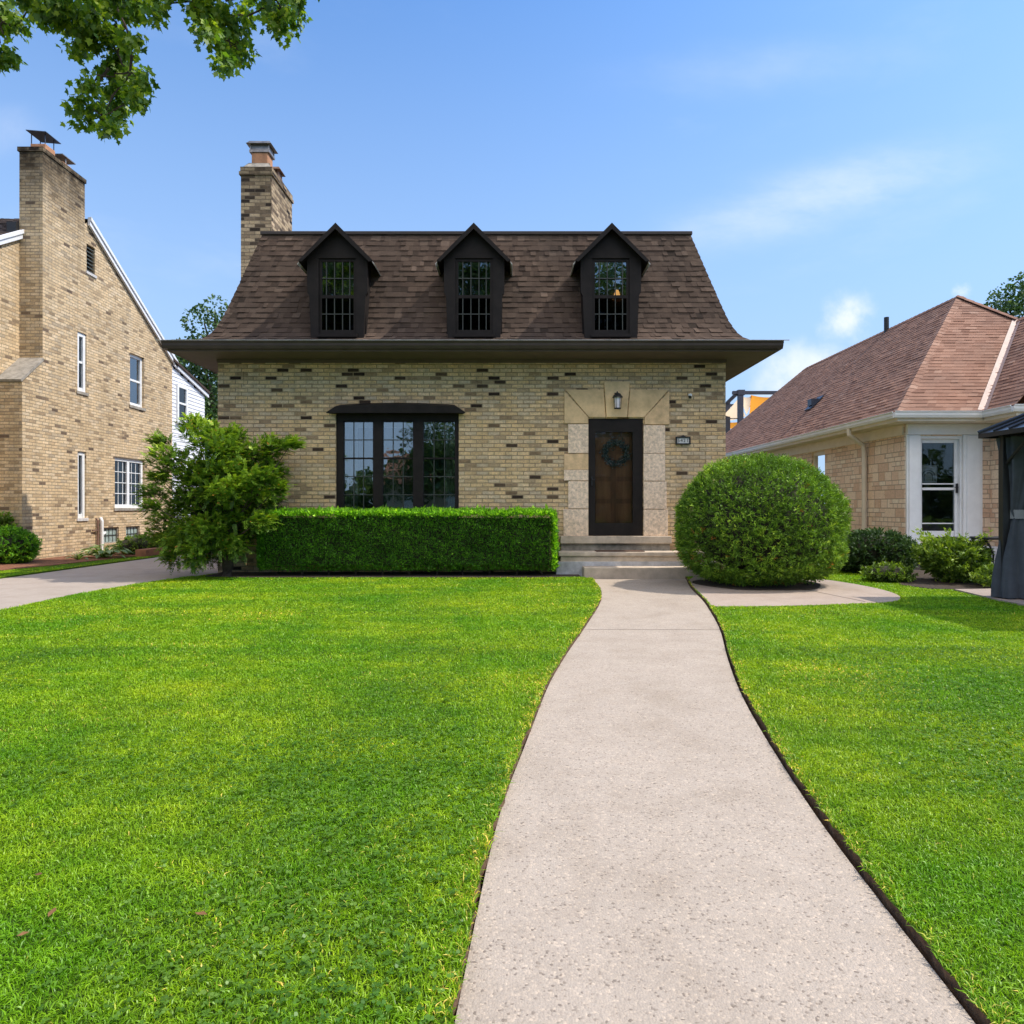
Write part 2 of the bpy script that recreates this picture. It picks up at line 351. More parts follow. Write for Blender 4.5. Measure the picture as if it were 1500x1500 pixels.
def unit(a): return a / np.maximum(np.linalg.norm(a, axis=-1, keepdims=True), 1e-9)
KITE = np.array([(0, 0, 0), (.42, .5, .06), (1, 0, -.05), (.42, -.5, .06)])
LOBED = np.array([(0, 0, 0), (.12, .22, .02), (.05, .42, 0), (.34, .34, .03), (.5, .56, -.03), (.6, .24, .03), (1, 0, -.06), (.6, -.24, .03), (.5, -.56, -.03), (.34, -.34, .03), (.05, -.42, 0), (.12, -.22, .02)])
def leaves(name, P, D, N, L, W, rnd, mat, parent=None, shape=KITE, loc=(0, 0, 0)):
    D = unit(D); Sd = unit(np.cross(N, D)); N2 = np.cross(D, Sd); n = len(P); k = len(shape)
    V = P[:, None, :] + shape[None, :, 0, None] * L[:, None, None] * D[:, None, :] + shape[None, :, 1, None] * W[:, None, None] * Sd[:, None, :] + shape[None, :, 2, None] * L[:, None, None] * N2[:, None, :]
    Fc = np.arange(n * k).reshape(n, k)
    return fastmesh(name, V.reshape(-1, 3), Fc, rnd, mat, parent, loc)
def rdir(n): return unit(rng.normal(size=(n, 3)))
def wob(P, f, seed=0):
    ph = np.array([1.3, 2.1, .7]) * (seed + 1)
    return (np.sin(P[:, 0] * f + ph[0] + 1.7 * np.sin(P[:, 2] * f * .6)) + np.sin(P[:, 1] * f * 1.1 + ph[1]) + np.sin(P[:, 2] * f * 1.3 + ph[2] + P[:, 0] * f * .4)) / 3

def inpoly(X, Y, poly):
    r = np.zeros(len(X), bool); n = len(poly)
    for i in range(n):
        x0, y0 = poly[i]; x1, y1 = poly[(i + 1) % n]
        c = ((y0 > Y) != (y1 > Y)) & (X < (x1 - x0) * (Y - y0) / ((y1 - y0) if y1 != y0 else 1e-9) + x0)
        r ^= c
    return r
def smooth_line(pts, n=4):
    out = []; p = [pts[0]] + list(pts) + [pts[-1]]
    for i in range(1, len(p) - 2):
        a, b, c, d = [np.array(q, float) for q in p[i - 1:i + 3]]
        for k in range(n):
            t = k / n
            out.append(tuple(.5 * (2 * b + (c - a) * t + (2 * a - 5 * b + 4 * c - d) * t * t + (3 * b - a - 3 * c + d) * t ** 3)))
    out.append(tuple(pts[-1])); return out
def slab(name, poly, z0, z1, mat, label=None, kind='structure', parent=None, side=None):
    """thick sheet with triangulated top from a 2-D outline"""
    import mathutils.geometry as mg
    mb = MB(); tri = mg.tessellate_polygon([[Vector((x, y, 0)) for x, y in poly]])
    for t in tri: mb.face([(poly[i][0], poly[i][1], z1) for i in t])
    for (x0, y0), (x1, y1) in zip(poly, poly[1:] + poly[:1]):
        mb.face([(x0, y0, z0), (x1, y1, z0), (x1, y1, z1), (x0, y0, z1)], m=1 if side else 0)
    o = mb.build(name, [mat, side] if side else mat, parent, weld=True)
    if kind: o['kind'] = kind
    if label: o['label'] = label
    return o

# ------------------------------------------------------------------ ground, lawns, walks
wl = [(868, 848.5), (878, 861), (882, 872), (877, 888), (866, 905), (855, 922), (830, 958), (805, 1000), (790, 1037), (770, 1090), (750, 1140), (733, 1180), (722, 1230), (706, 1300), (690, 1380), (676, 1450), (667, 1500)]
wr = [(1005, 848.5), (1012, 862), (1030, 880), (1046, 905), (1056, 925), (1063, 955), (1078, 1000), (1100, 1045), (1130, 1095), (1165, 1150), (1205, 1210), (1245, 1265), (1290, 1320), (1340, 1385), (1385, 1440), (1425, 1497)]
WL = smooth_line([gp(*p) for p in wl] + [(-.165, 1.2), (-.2, 0.2), (-.2, -3.0)])
WR = smooth_line([gp(*p) for p in wr] + [(1.06, 1.2), (1.0, 0.2), (.98, -3.0)])
def ease(line, sg=.28):
    a = np.array(sorted(line, key=lambda q: q[1])); ys = np.concatenate([np.arange(-3, a[-1, 1], .09), [a[-1, 1]]]); out = []
    for y in ys:
        w = min(sg, max(.02, (a[-1, 1] - y) * .6)); k = np.linspace(-2, 2, 17); g = np.exp(-k * k / 2); out.append((float((np.interp(y + k * w, a[:, 1], a[:, 0]) * g).sum() / g.sum()), float(y)))
    return out[::-1]
WL, WR = ease(WL), ease(WR)
WALK = WL + WR[::-1]
mb = MB(); mb.face([(-120, -60, -.05), (120, -60, -.05), (120, 160, -.05), (-120, 160, -.05)])
tag(mb.build('ground', m_ground), kind='structure')
slab('walkway', WALK, -.045, 0.0, m_walk)
mb = MB()                                         # tooled joints across the walk
for py, l, r in ((922, 856, 1056), (880, 880, 1030)):
    a, b = gp(l, py), gp(r, py)
    if py == 922: mb.face([(a[0], a[1] - .004, .0012), (b[0], b[1] - .03, .0012), (b[0], b[1] - .018, .0012), (a[0], a[1] + .008, .0012)])
tag(mb.build('walkway_joint', m_joint), kind='structure')
def off(line, d):                                 # push a line sideways in X
    fine = [((1 - f) * a[0] + f * b[0], (1 - f) * a[1] + f * b[1]) for a, b in zip(line, line[1:]) for f in (0, .34, .67)] + [line[-1]]
    return [(x + d + .004 * math.sin(y * 5.1 + d * 40) + .003 * math.sin(y * 13.7) + .0035 * math.sin(y * 41.0) + random.uniform(-.0035, .0035), y) for x, y in fine]
DRV_R = smooth_line([(-6.2, -3), (-6.05, 4), (-5.95, 7.9), (-6.0, 9.24), (-5.86, 10.6), (-5.6, 11.8), (-5.42, 12.6), (-5.4, 20), (-5.4, 40)])
lawn_l_edge = off(WL, -.005)
LAWN_L = lawn_l_edge[::-1] + [(.85, 11.9), (.8, 12.45), (-5.3, 12.45)] + [p for p in DRV_R[::-1] if p[1] < 12.5]
LAWN_R = off(WR, .020) + [(14, -3), (14, 13.4), (10, 14.3), (8.2, 14.3), (8.2, 24), (3.95, 24), (3.95, 12.5), (3.0, 12.5)]
slab('lawn', LAWN_L, -.048, .022, m_turf, side=m_edge)
slab('lawn', LAWN_R, -.048, .022, m_turf, side=m_edge)
PATH = smooth_line([(2.46, 8.2), (3.0, 8.22), (3.6, 8.3), (4.3, 8.45), (4.8, 8.62), (5.12, 9.0), (5.3, 9.5), (5.36, 10.1), (5.28, 10.8), (5.1, 11.3), (4.6, 11.7), (3.6, 11.9), (3.1, 11.65)])
PATH += [(x + .035, y) for x, y in WR if 8.3 < y < 11.3]
slab('path', PATH, -.045, .03, m_path)
mb = MB(); a, b = (4.22, 9.9), gp(1267, 885)
mb.face([(a[0], a[1], .0315), (b[0], b[1], .0315), (b[0] + .02, b[1] + .02, .0315), (a[0] + .02, a[1] + .02, .0315)])
tag(mb.build('path_joint', m_joint), kind='structure')
th = np.linspace(0, 2 * PI, 28, endpoint=False)
BED_B = [(3.80 + (.95 + .06 * math.sin(3 * t)) * math.cos(t), 10.55 + (.82 + .05 * math.sin(5 * t)) * math.sin(t)) for t in th]
slab('mulch_bed', BED_B, .0, .042, m_soil)
BED_H = [(-5.3, 11.75), (-4.6, 11.55), (-2, 11.58), (.4, 11.56), (.84, 11.66), (1.18, 11.72), (1.18, 12.48), (-5.3, 12.48)]
slab('mulch_bed', BED_H, .0, .035, m_soil)
BED_R = [(6.2, 12.9), (6.45, 12.0), (6.3, 11.2), (5.95, 10.45), (6.1, 9.95), (6.6, 9.85), (9.0, 10.4), (9.9, 11.5), (10.0, 14.3), (8.22, 14.3), (7.0, 14.3), (6.4, 13.8)]
slab('mulch_bed', BED_R, .0, .036, m_soil)
PATIO = [(6.35, 9.8), (6.2, 8.72), (6.15, 6.4), (9.6, 6.4), (12, 9.5), (12, 13), (9.95, 13.2), (9.9, 11.4), (9.0, 10.3), (6.6, 9.8)]
slab('patio', PATIO, .0, .046, m_path)
DRV = DRV_R + [(-8.6, 40), (-8.62, 16), (-8.7, 11), (-8.8, 8), (-9.2, 4), (-9.4, -3)]
slab('driveway', DRV, -.045, .004, m_drive)
STRIP = [(-9.4, -3), (-9.2, 4), (-8.8, 8), (-8.7, 11), (-8.62, 16), (-8.6, 24), (-10.78, 24), (-10.78, 15), (-16, 12), (-16, -3)]
slab('lawn', STRIP, -.048, .03, m_turf)
BED_L = [(-9.7, 12.2), (-9.35, 14), (-9.15, 16), (-8.95, 18), (-8.85, 23), (-10.77, 23), (-10.77, 15.05), (-11.3, 15), (-11.3, 12.4)]
slab('mulch_bed', BED_L, .0, .045, m_mulch)
mb = MB(); mb.face([(-120, -16, -.03), (120, -16, -.03), (120, -8, -.03), (-120, -8, -.03)]); tag(mb.build('road', m_road), kind='structure')
mb = MB(); mb.face([(-120, -60, -.02), (120, -60, -.02), (120, -16.2, -.02), (-120, -16.2, -.02)]); tag(mb.build('far_lawn', m_turf), kind='structure')

# grass blades --------------------------------------------------------------
def grass(polys, holes, name, label):
    X, Y = [], []
    xs = [p[0] for p in polys]; x0, x1 = min(xs), max(xs)
    for y0, y1, dens in ((.7, 2.4, 30000), (2.4, 3.6, 24000), (3.6, 5.2, 15000), (5.2, 7.5, 8500), (7.5, 10, 5000), (10, 13.5, 3400), (13.5, 18, 1200)):
        a, b = max(x0, -.80 * y1 - .9), min(x1, .80 * y1 + .9)
        if b <= a: continue
        n = int(dens * (b - a) * (y1 - y0)); X.append(rng.uniform(a, b, n)); Y.append(rng.uniform(y0, y1, n))
    X = np.concatenate(X); Y = np.concatenate(Y)
    k = inpoly(X, Y, polys) & (np.abs(X) < .80 * Y + .9)
    for h in holes: k &= ~inpoly(X, Y, h)
    X, Y = X[k], Y[k]; n = len(X)
    pz = np.stack([X, Y, np.zeros(n)], 1)
    clump = wob(pz, 11.0, 2) * .45 + wob(pz, 2.3, 5) * .3 + wob(pz, 27.0, 1) * .35
    hgt = (.012 + .013 * rng.random(n)) * (1 + .35 * clump); hgt[rng.random(n) < .02] *= 1.6
    wd = np.maximum(.0029, Y * .00088) * rng.uniform(.6, 1.4, n)
    az = rng.uniform(0, 2 * PI, n) + 1.2 * wob(pz, 5.0, 3); lean = np.abs(rng.normal(.95, .5, n))
    d = np.stack([np.cos(az), np.sin(az), np.zeros(n)], 1); sd = np.stack([-np.sin(az), np.cos(az), np.zeros(n)], 1)
    tw = rng.uniform(-1.0, 1.0, n)[:, None]; sd = unit(sd + d * tw + np.array([0, 0, 1.0]) * rng.uniform(-.5, .5, n)[:, None])
    base = np.stack([X, Y, np.full(n, .02)], 1); up = np.array([0, 0, 1.0])
    mid = base + up * (hgt * .65)[:, None] + d * (hgt * lean * .4)[:, None]
    tip = base + up * (hgt * np.clip(1.05 - .3 * lean, .3, 1))[:, None] + d * (hgt * lean)[:, None]
    w = wd[:, None]
    V = np.stack([base - sd * w * .3, base + sd * w * .3, mid + sd * w * .55, mid - sd * w * .55, tip], 1).reshape(-1, 3)
    i = np.arange(n)[:, None] * 5
    Fc = np.concatenate([i + np.array([0, 1, 2]), i + np.array([0, 2, 3]), i + np.array([3, 2, 4])], 1).reshape(-1, 3)
    edge = np.zeros(n)
    for ln_ in (WL, WR):
        la = np.array(sorted(ln_, key=lambda q: q[1])); edge = np.maximum(edge, np.clip(1.5 - np.abs(X - np.interp(Y, la[:, 1], la[:, 0])) / .06, 0, 1.6))
    dry = np.clip(wob(pz, 1.1, 9) * wob(pz, 3.1, 4) * 2.6, 0, 1) + 2.2 * edge
    r = np.clip(rng.beta(3.2, 3.4, n) * .93 + .10 * clump, 0, .93)
    isdry = rng.random(n) < (.003 + .07 * dry); r[isdry] = rng.uniform(.95, 1, isdry.sum())
    return tag(fastmesh(name, V, Fc, np.repeat(r, 3), m_grass), label, None, None, 'stuff')
def clover(poly, holes):
    n = 60000; X = rng.uniform(-4, 4.2, n); Y = 1.2 + 4.6 * rng.random(n) ** 1.2; p = np.stack([X, Y, np.zeros(n)], 1)
    k = inpoly(X, Y, poly) & (np.abs(X) < .8 * Y + .4) & (wob(p, 1.7, 6) + .6 * wob(p, 4.1, 2) + .25 * rng.normal(size=n) > .12)
    for h in holes: k &= ~inpoly(X, Y, h)
    p = p[k]; n = len(p); p[:, 2] = rng.uniform(.034, .052, n); a0 = rng.uniform(0, 2 * PI, n)
    P, D = [], []
    for q in range(3): a = a0 + q * 2 * PI / 3; P.append(p); D.append(np.stack([np.cos(a), np.sin(a), rng.uniform(-.1, .25, n)], 1))
    P = np.concatenate(P); D = np.concatenate(D); N = np.array([0, 0, 1.0]) + rng.normal(0, .25, P.shape); L = rng.uniform(.007, .0125, len(P))
    return tag(leaves('clover', P, D, N, L, L * 1.05, np.clip(np.tile(rng.normal(.45, .18, n), 3), 0, .9), m_clover, shape=np.array([(0, 0, 0), (.55, .5, .08), (1, .22, .02), (1, -.22, .02), (.55, -.5, .08)])), 'patches of small round clover leaves growing in the near lawn', None, None, 'stuff')
m_clover = leaf_mat('clover_leaf', [(0, (.05, .12, .012)), (.5, (.10, .215, .02)), (1, (.2, .34, .06))], 0.35, 0.03, 0.8, ((.7, .84, .8), (1.25, 1.1, 1.15)), 1.4, 0.4)
clover(LAWN_L, [BED_H]); clover(LAWN_R, [PATH])
grass(LAWN_L, [BED_H], 'grass', 'short mown green grass of the large lawn left of the walkway')
grass(LAWN_R, [PATH, BED_R, PATIO, BED_B], 'grass', 'short mown green grass of the lawn right of the walkway')
grass(STRIP, [BED_L], 'grass', 'narrow strip of grass between the driveway and the mulch bed')

# ------------------------------------------------------------------ shingle courses
def courses(mb, ends, nrm, length, e=0.14, tab=(.07, .17), t0=.007, t1=.018, sx=None):
    """ends(s)->(left point,right point) at slope distance s; nrm(s)->outward normal"""
    k = 0
    while k * e < length - .02:
        s0 = k * e; s1 = min(length, s0 + e * 1.06)
        L0, R0 = [Vector(p) for p in ends(s0)]; L1, R1 = [Vector(p) for p in ends(s1)]; n0 = Vector(nrm(s0 + .01))
        w = (R0 - L0).length
        if w < .05: k += 1; continue
        u = 0.0 - random.random() * .2
        up = (L1 + R1 - L0 - R0).normalized()
        while u < w:
            wd = random.uniform(*tab); a, b = max(0, u) / w, min(w, u + wd) / w; u += wd
            if b - a < .004: continue
            thick = random.choice((t0, t1, (t0 + t1) / 2)) * random.uniform(.8, 1.2); jit = random.uniform(-.003, .002)
            c = min(1, max(0, random.gauss(.48, .16)))
            A0 = L0.lerp(R0, a) - up * jit; B0 = L0.lerp(R0, b) - up * jit; A1 = L1.lerp(R1, a); B1 = L1.lerp(R1, b)
            a0, b0, a1, b1 = A0 + n0 * thick, B0 + n0 * thick, A1 + n0 * .003, B1 + n0 * .003
            mb.face([a0, b0, b1, a1], c); mb.face([A0, B0, b0, a0], c * .8)
            if thick > t1 * .7: mb.face([A0, a0, a1], c); mb.face([B0, b1, b0], c)
        k += 1
def cap_strip(mb, pts, wvec, th, e=.16, c0=.55):
    """overlapping ridge or hip pieces along a polyline"""
    pts = [Vector(p) for p in pts]
    seg = []
    for a, b in zip(pts, pts[1:]):
        n = max(1, int((b - a).length / e))
        seg += [(a.lerp(b, i / n), a.lerp(b, (i + 1) / n)) for i in range(n)]
    wl_, wr_ = Vector(wvec[0]), Vector(wvec[1]); up = (-(wl_ + wr_)).normalized()
    for a, b in seg:
        c = min(1, max(0, random.gauss(c0, .15))); lift0 = up * (th * 1.6); lift1 = up * th * .6
        for w in (wl_, wr_):
            mb.face([a + lift0, a + w + lift0 * .8, b + w + lift1, b + lift1], c); mb.face([a, a + w, a + w + lift0 * .8, a + lift0], c * .7)
            mb.face([a + w, b + w, b + w + lift1, a + w + lift0 * .8], c)

# ------------------------------------------------------------------ main house
HX0, HX1, HY, HB = -5.375, 3.9, 12.5, 21.0
house = thing('brick_house', 'cream brick house with brown mansard roof and three dormers', 'house', (-.7, 12.5, 0))
FM = ((0, HY, 0), (1, 0, 0), (0, 1, 0))
wallz = 3.95
mb = MB()
mb.wall(FM, HX0, HX1, -.1, wallz, [(-3.225, -.975, .9, 2.945), (1.4, 2.4, .695, 2.845)], .22)
mb.wall(((HX0, 0, 0), (0, 1, 0), (1, 0, 0)), HY, HB, -.1, wallz); mb.wall(((HX1, 0, 0), (0, 1, 0), (-1, 0, 0)), HY, HB, -.1, wallz)
mb.wall(((0, HB, 0), (1, 0, 0), (0, -1, 0)), HX0, HX1, -.1, wallz)
# corner quoins, proud by a few millimetres
for i in range(14):
    z0 = -.05 + i * .29
    if z0 > 3.85: break
    for sgn, xe in ((1, HX0), (-1, HX1)):
        w = .36 if i % 2 else .46
        x0, x1 = sorted((xe - sgn * .009, xe + sgn * w))
        mb.ext([(x0, HY - .010, z0 + .006), (x1, HY - .010, z0 + .006), (x1, HY - .010, min(z0 + .284, 3.93)), (x0, HY - .010, min(z0 + .284, 3.93))], (0, .3, 0))
mb.build('wall', m_brick, house)
mb = MB(); R = (-5.1, 3.6, 12.78, 16.4, .65, 3.4)
def room(mb, x0, x1, y0, y1, z0, z1):
    mb.face([(x0, y1, z0), (x1, y1, z0), (x1, y1, z1), (x0, y1, z1)]); mb.face([(x0, y0, z0), (x0, y1, z0), (x0, y1, z1), (x0, y0, z1)])
    mb.face([(x1, y0, z0), (x1, y1, z0), (x1, y1, z1), (x1, y0, z1)]); mb.face([(x0, y0, z0), (x1, y0, z0), (x1, y1, z0), (x0, y1, z0)])
    mb.face([(x0, y0, z1), (x1, y0, z1), (x1, y1, z1), (x0, y1, z1)])
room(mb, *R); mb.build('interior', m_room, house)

# front window
mb = MB(); W0, W1 = -3.225, -.975
for a, b in ((W0, W0 + .13), (-2.555, -2.375), (-1.82, -1.63), (W1 - .075, W1)): mb.lbox(FM, a, b, .03, .15, .9, 2.80)
mb.lbox(FM, W0, W1, .03, .15, 2.80, 2.945); mb.lbox(FM, W0 + .13, -2.555, .05, .13, .9, 1.0)
mb.lbox(FM, -2.375, -1.82, .05, .13, .9, 1.0); mb.lbox(FM, -1.63, W1 - .075, .05, .13, .9, 1.0)
mb.lbox(FM, W0 - .02, W1 + .02, -.07, .03, .86, .9)
win = mb.build('window', m_trim, house, bevel=.006)
lights = ((W0 + .13, -2.555), (-2.375, -1.82), (-1.63, W1 - .075))
for a, b in lights:
    g = MB(); g.lbox(FM, a, b, .088, .096, 1.0, 2.80); g.build('pane', m_glass, win)
    g = MB()
    for k in (1, 2): u = a + (b - a) * k / 3; g.lbox(FM, u - .008, u + .008, .078, .087, 1.0, 2.80)
    for z in (2.46, 1.785, 1.45): g.lbox(FM, a, b, .07, .077, z - .008, z + .008)
    g.build('grille', m_muntin, win)
    g = MB(); g.lbox(FM, a, b, .062, .084, 2.105, 2.135); g.build('meeting_rail', m_trim, win)
    g = MB(); g.lbox(FM, a - .02, b + .02, .18, .26, 2.70, 2.79); g.build('blind', m_blind, win)
for a, b in ((-3.12, -2.9), (-1.25, -1.0)):
    g = MB(); pts = [(a + (b - a) * i / 24, HY + .3 + .03 * math.sin(i * 1.9), 0) for i in range(25)]
    for p, q in zip(pts, pts[1:]): g.face([(p[0], p[1], .75), (q[0], q[1], .75), (q[0], q[1], 2.72), (p[0], p[1], 2.72)])
    g.build('curtain', m_curtain_in, win)
mb = MB(); cx = (W0 + W1) / 2
top = [(-1.26, 2.935), (-1.09, 3.045), (-.55, 3.075), (0, 3.085), (.55, 3.075), (1.09, 3.045), (1.26, 2.935)]
for (x0, z0), (x1, z1) in zip(top, top[1:]):
    mb.face([(cx + x0, HY - .17, z0 - .0), (cx + x1, HY - .17, z1), (cx + x1 * .96, HY - .002, z1 + .05), (cx + x0 * .96, HY - .002, z0 + .05)])
    mb.face([(cx + x0, HY - .17, 2.925), (cx + x1, HY - .17, 2.925), (cx + x1, HY - .17, z1), (cx + x0, HY - .17, z0)])
mb.face([(cx - 1.26, HY - .17, 2.925), (cx + 1.26, HY - .17, 2.925), (cx + 1.2, HY - .002, 2.925), (cx - 1.2, HY - .002, 2.925)])
mb.build('window_hood', m_trim, win)

# stone door surround
def stone(pts, dep, mat, name='surround_stone', y=HY):
    m = MB(); m.ext([(x, y - dep, z) for x, z in pts], (0, dep + .06, 0)); return m
zpx = lambda py: EYE + (HZ - py) * .0125
xpx = lambda px: (px - 750) * .0125
sur = MB()
g = .006
def add(mbx, pxs, dep, m): mbx.ext([(xpx(x), HY - dep, zpx(y)) for x, y in pxs], (0, dep + .05, 0), random.uniform(.3, .7), m)
add(sur, [(826.5, 573), (861, 611), (861, 620.5), (826.5, 620.5)], .03, 0); add(sur, [(828, 571), (884, 571), (887, 611.5), (862.5, 611.5)], .03, 0)
add(sur, [(884.5, 559.5), (922, 559.5), (918, 611.5), (888, 611.5)], .055, 0)
add(sur, [(922.5, 571), (979, 571), (943, 611.5), (919, 611.5)], .03, 0); add(sur, [(980, 573), (980, 622), (944, 622), (944, 611)], .03, 2)
for y0, y1, xo, mt in ((621.5, 664, 832, 1), (665, 688, 826, 2), (688.3, 704, 826, 1), (705, 745, 832, 1), (746, 785, 825, 1)):
    add(sur, [(xo, y0), (861.6, y0), (861.6, y1), (xo, y1)], .028 if mt == 1 else .022, mt)
for y0, y1, xo, mt in ((623, 664, 974, 1), (664.6, 704.5, 974, 1), (705.5, 745.5, 976, 1), (746.5, 785, 978, 1)):
    add(sur, [(942.6, y0), (xo, y0), (xo, y1), (942.6, y1)], .028, mt)
sur.build('door_surround', [m_lime, m_limer, m_limey], house, bevel=.006)
mb = MB(); mb.box(.88, 2.9, HY - .11, HY + .1, .56, .692); mb.build('door_sill', m_stonestep, house, bevel=.008)
mb = MB(); mb.box(.9, 2.88, HY - .05, HY, .40, .558); mb.build('shadow_sill_base', m_mortarstone, house)  # darker stone carries the shadow under the sill in its colour

# doors
mb = MB()
for a, b, z0, z1 in ((1.4, 1.525, .70, 2.84), (2.215, 2.4, .70, 2.84), (1.525, 2.215, 2.60, 2.84), (1.525, 2.215, .70, .93)): mb.lbox(FM, a, b, .015, .075, z0, z1)
door = mb.build('storm_door', m_trim, house, bevel=.006)
mb = MB(); mb.lbox(FM, 1.525, 2.215, .04, .046, .93, 2.60); mb.build('pane', m_glass_low, door)
mb = MB(); mb.lbox(FM, 1.448, 1.478, -.02, .015, 1.62, 1.78); mb.tube([(1.463, HY - .02, 1.74), (1.463, HY - .06, 1.72), (1.52, HY - .065, 1.72)], .009); mb.build('handle', m_blackmetal, door)
mb = MB(); mb.lbox(FM, 1.42, 2.38, .165, .2, .70, 2.84)
wood = mb.build('wooden_door', m_wood, house)
cols = ((1.55, 1.83), (1.93, 2.21)); rows = ((.95, 1.29), (1.38, 1.70), (1.79, 2.2), (2.28, 2.52))
mb = MB()
for a, b in cols:
    for z0, z1 in rows:
        mb.lbox(FM, a, b, .158, .166, z0, z1); mb.lbox(FM, a + .035, b - .035, .148, .159, z0 + .035, z1 - .035)
mb.build('door_panel', plain('varnished_panel', (.62, .235, .105), 0.4, 0.3, 9, streak=True), wood, bevel=.008)

# eaves
EX0, EX1, EY, EZ, EB = -5.97, 4.61, 11.83, 4.1, 21.7
mb = MB()
mb.face([(EX0, EY, 3.925), (EX1, EY, 3.925), (EX1, EB, 3.925), (EX0, EB, 3.925)])
mb.box(EX0, EX1, EY, EY + .03, 3.922, 4.09); mb.box(EX0, EX0 + .03, EY + .03, EB, 3.922, 4.09); mb.box(EX1 - .03, EX1, EY + .03, EB, 3.922, 4.09)
mb.box(HX0 - .02, HX1 + .02, HY - .03, HY - .001, 3.86, 3.922)
mb.build('soffit', m_soffit, house)
mb = MB()
prof = [(0, 0), (-.06, 0), (-.085, .05), (-.09, .09), (-.11, .12), (-.11, .13), (-.098, .13), (-.09, .105), (0, .105)]
def gutter(mb, prof, line, o, z):
    a, b = Vector(line[0]), Vector(line[1]); o = Vector(o)
    A = [a - o * p[0] + Vector((0, 0, z + p[1])) for p in prof]; B = [b - o * p[0] + Vector((0, 0, z + p[1])) for p in prof]
    for i in range(len(prof)): j = (i + 1) % len(prof); mb.face([A[i], A[j], B[j], B[i]])
    mb.face(A[::-1]); mb.face(B)
gutter(mb, prof, ((EX0 - .06, EY - .002, 0), (EX1 + .06, EY - .002, 0)), (0, -1, 0), 3.955)
gutter(mb, prof, ((EX0 - .002, EY + .02, 0), (EX0 - .002, EB, 0)), (-1, 0, 0), 3.955)
gutter(mb, prof, ((EX1 + .002, EY + .02, 0), (EX1 + .002, EB, 0)), (1, 0, 0), 3.955)
mb.build('gutter', m_gutter, house, weld=True)

mb = MB(); mb.box(EX0 - .155, EX1 + .155, EY - .118, EY - .092, 4.087, 4.095); mb.box(EX0 - .06, EX1 + .06, EY - .03, EY + .01, 4.092, 4.10); mb.build('drip_edge_glint', m_lead, house)  # pale strip: sky reflection on the gutter lip put into colour
# mansard
PJ = np.array([-.04, .18, .34, .46, .56, .66, .78, .93, 1.08, 1.22]); PZ = np.array([4.10, 4.135, 4.185, 4.27, 4.41, 4.63, 5.0, 5.49, 5.99, 6.45])
PS = np.concatenate([[0], np.cumsum(np.hypot(np.diff(PJ), np.diff(PZ)))]); PL = PS[-1]
jz = lambda s: (float(np.interp(s, PS, PJ)), float(np.interp(s, PS, PZ)))
def pn(s):
    a, b = jz(max(0, s - .05)), jz(min(PL, s + .05)); L = math.hypot(b[0] - a[0], b[1] - a[1]); return ((b[0] - a[0]) / L, (b[1] - a[1]) / L)
mb = MB()
def e_front(s): j, z = jz(s); return (EX0 + j, EY + j, z), (EX1 - j, EY + j, z)
def e_right(s): j, z = jz(s); return (EX1 - j, EY + j, z), (EX1 - j, EB - j, z)
def e_left(s): j, z = jz(s); return (EX0 + j, EB - j, z), (EX0 + j, EY + j, z)
courses(mb, e_front, lambda s: (0, -pn(s)[1], pn(s)[0]), PL, .112)
courses(mb, e_right, lambda s: (pn(s)[1], 0, pn(s)[0]), PL, .112); courses(mb, e_left, lambda s: (-pn(s)[1], 0, pn(s)[0]), PL, .112)
for i in range(len(PJ) - 1):
    for fn in (e_front, e_right, e_left):
        a, b = fn(PS[i]); c, d = fn(PS[i + 1]); mb.face([a, b, d, c], .3)
j, z = jz(PL); x0, x1, y0, y1 = EX0 + j, EX1 - j, EY + j, EB - j
mb.face([(EX0, EB, EZ), (EX1, EB, EZ), (x1, y1, z), (x0, y1, z)], .3)
cxm = (x0 + x1) / 2; cym = (y0 + y1) / 2
for q in ([(x0, y0), (x1, y0)], [(x1, y0), (x1, y1)], [(x1, y1), (x0, y1)], [(x0, y1), (x0, y0)]): mb.face([(q[0][0], q[0][1], z + .04), (q[1][0], q[1][1], z + .04), (cxm, cym, z + .35)], .4)
ss = np.linspace(.02, PL, 22)
cap_strip(mb, [e_front(s)[1] for s in ss], ((-.13, 0, -.02), (0, .13, -.02)), .012); cap_strip(mb, [e_front(s)[0] for s in ss], ((.13, 0, -.02), (0, .13, -.02)), .012)
roof = mb.build('roof', m_shingle, house)
mb = MB(); mb.box(x0 - .05, x1 + .05, y0 - .045, y0 + .05, z - .03, z + .035); mb.box(x1 - .05, x1 + .05, y0 + .05, y1, z - .055, z + .045); mb.box(x0 - .05, x0 + .05, y0 + .05, y1, z - .055, z + .045)
mb.build('roof_edge', m_gutter, roof, bevel=.01)
mb = MB(); mb.lathe(-.4, 14.2, [(.0, 6.80), (.14, 6.78), (.2, 6.72), (.2, 6.66), (.1, 6.66), (.1, 6.4)], 14); mb.build('roof_vent', m_blackmetal, roof)

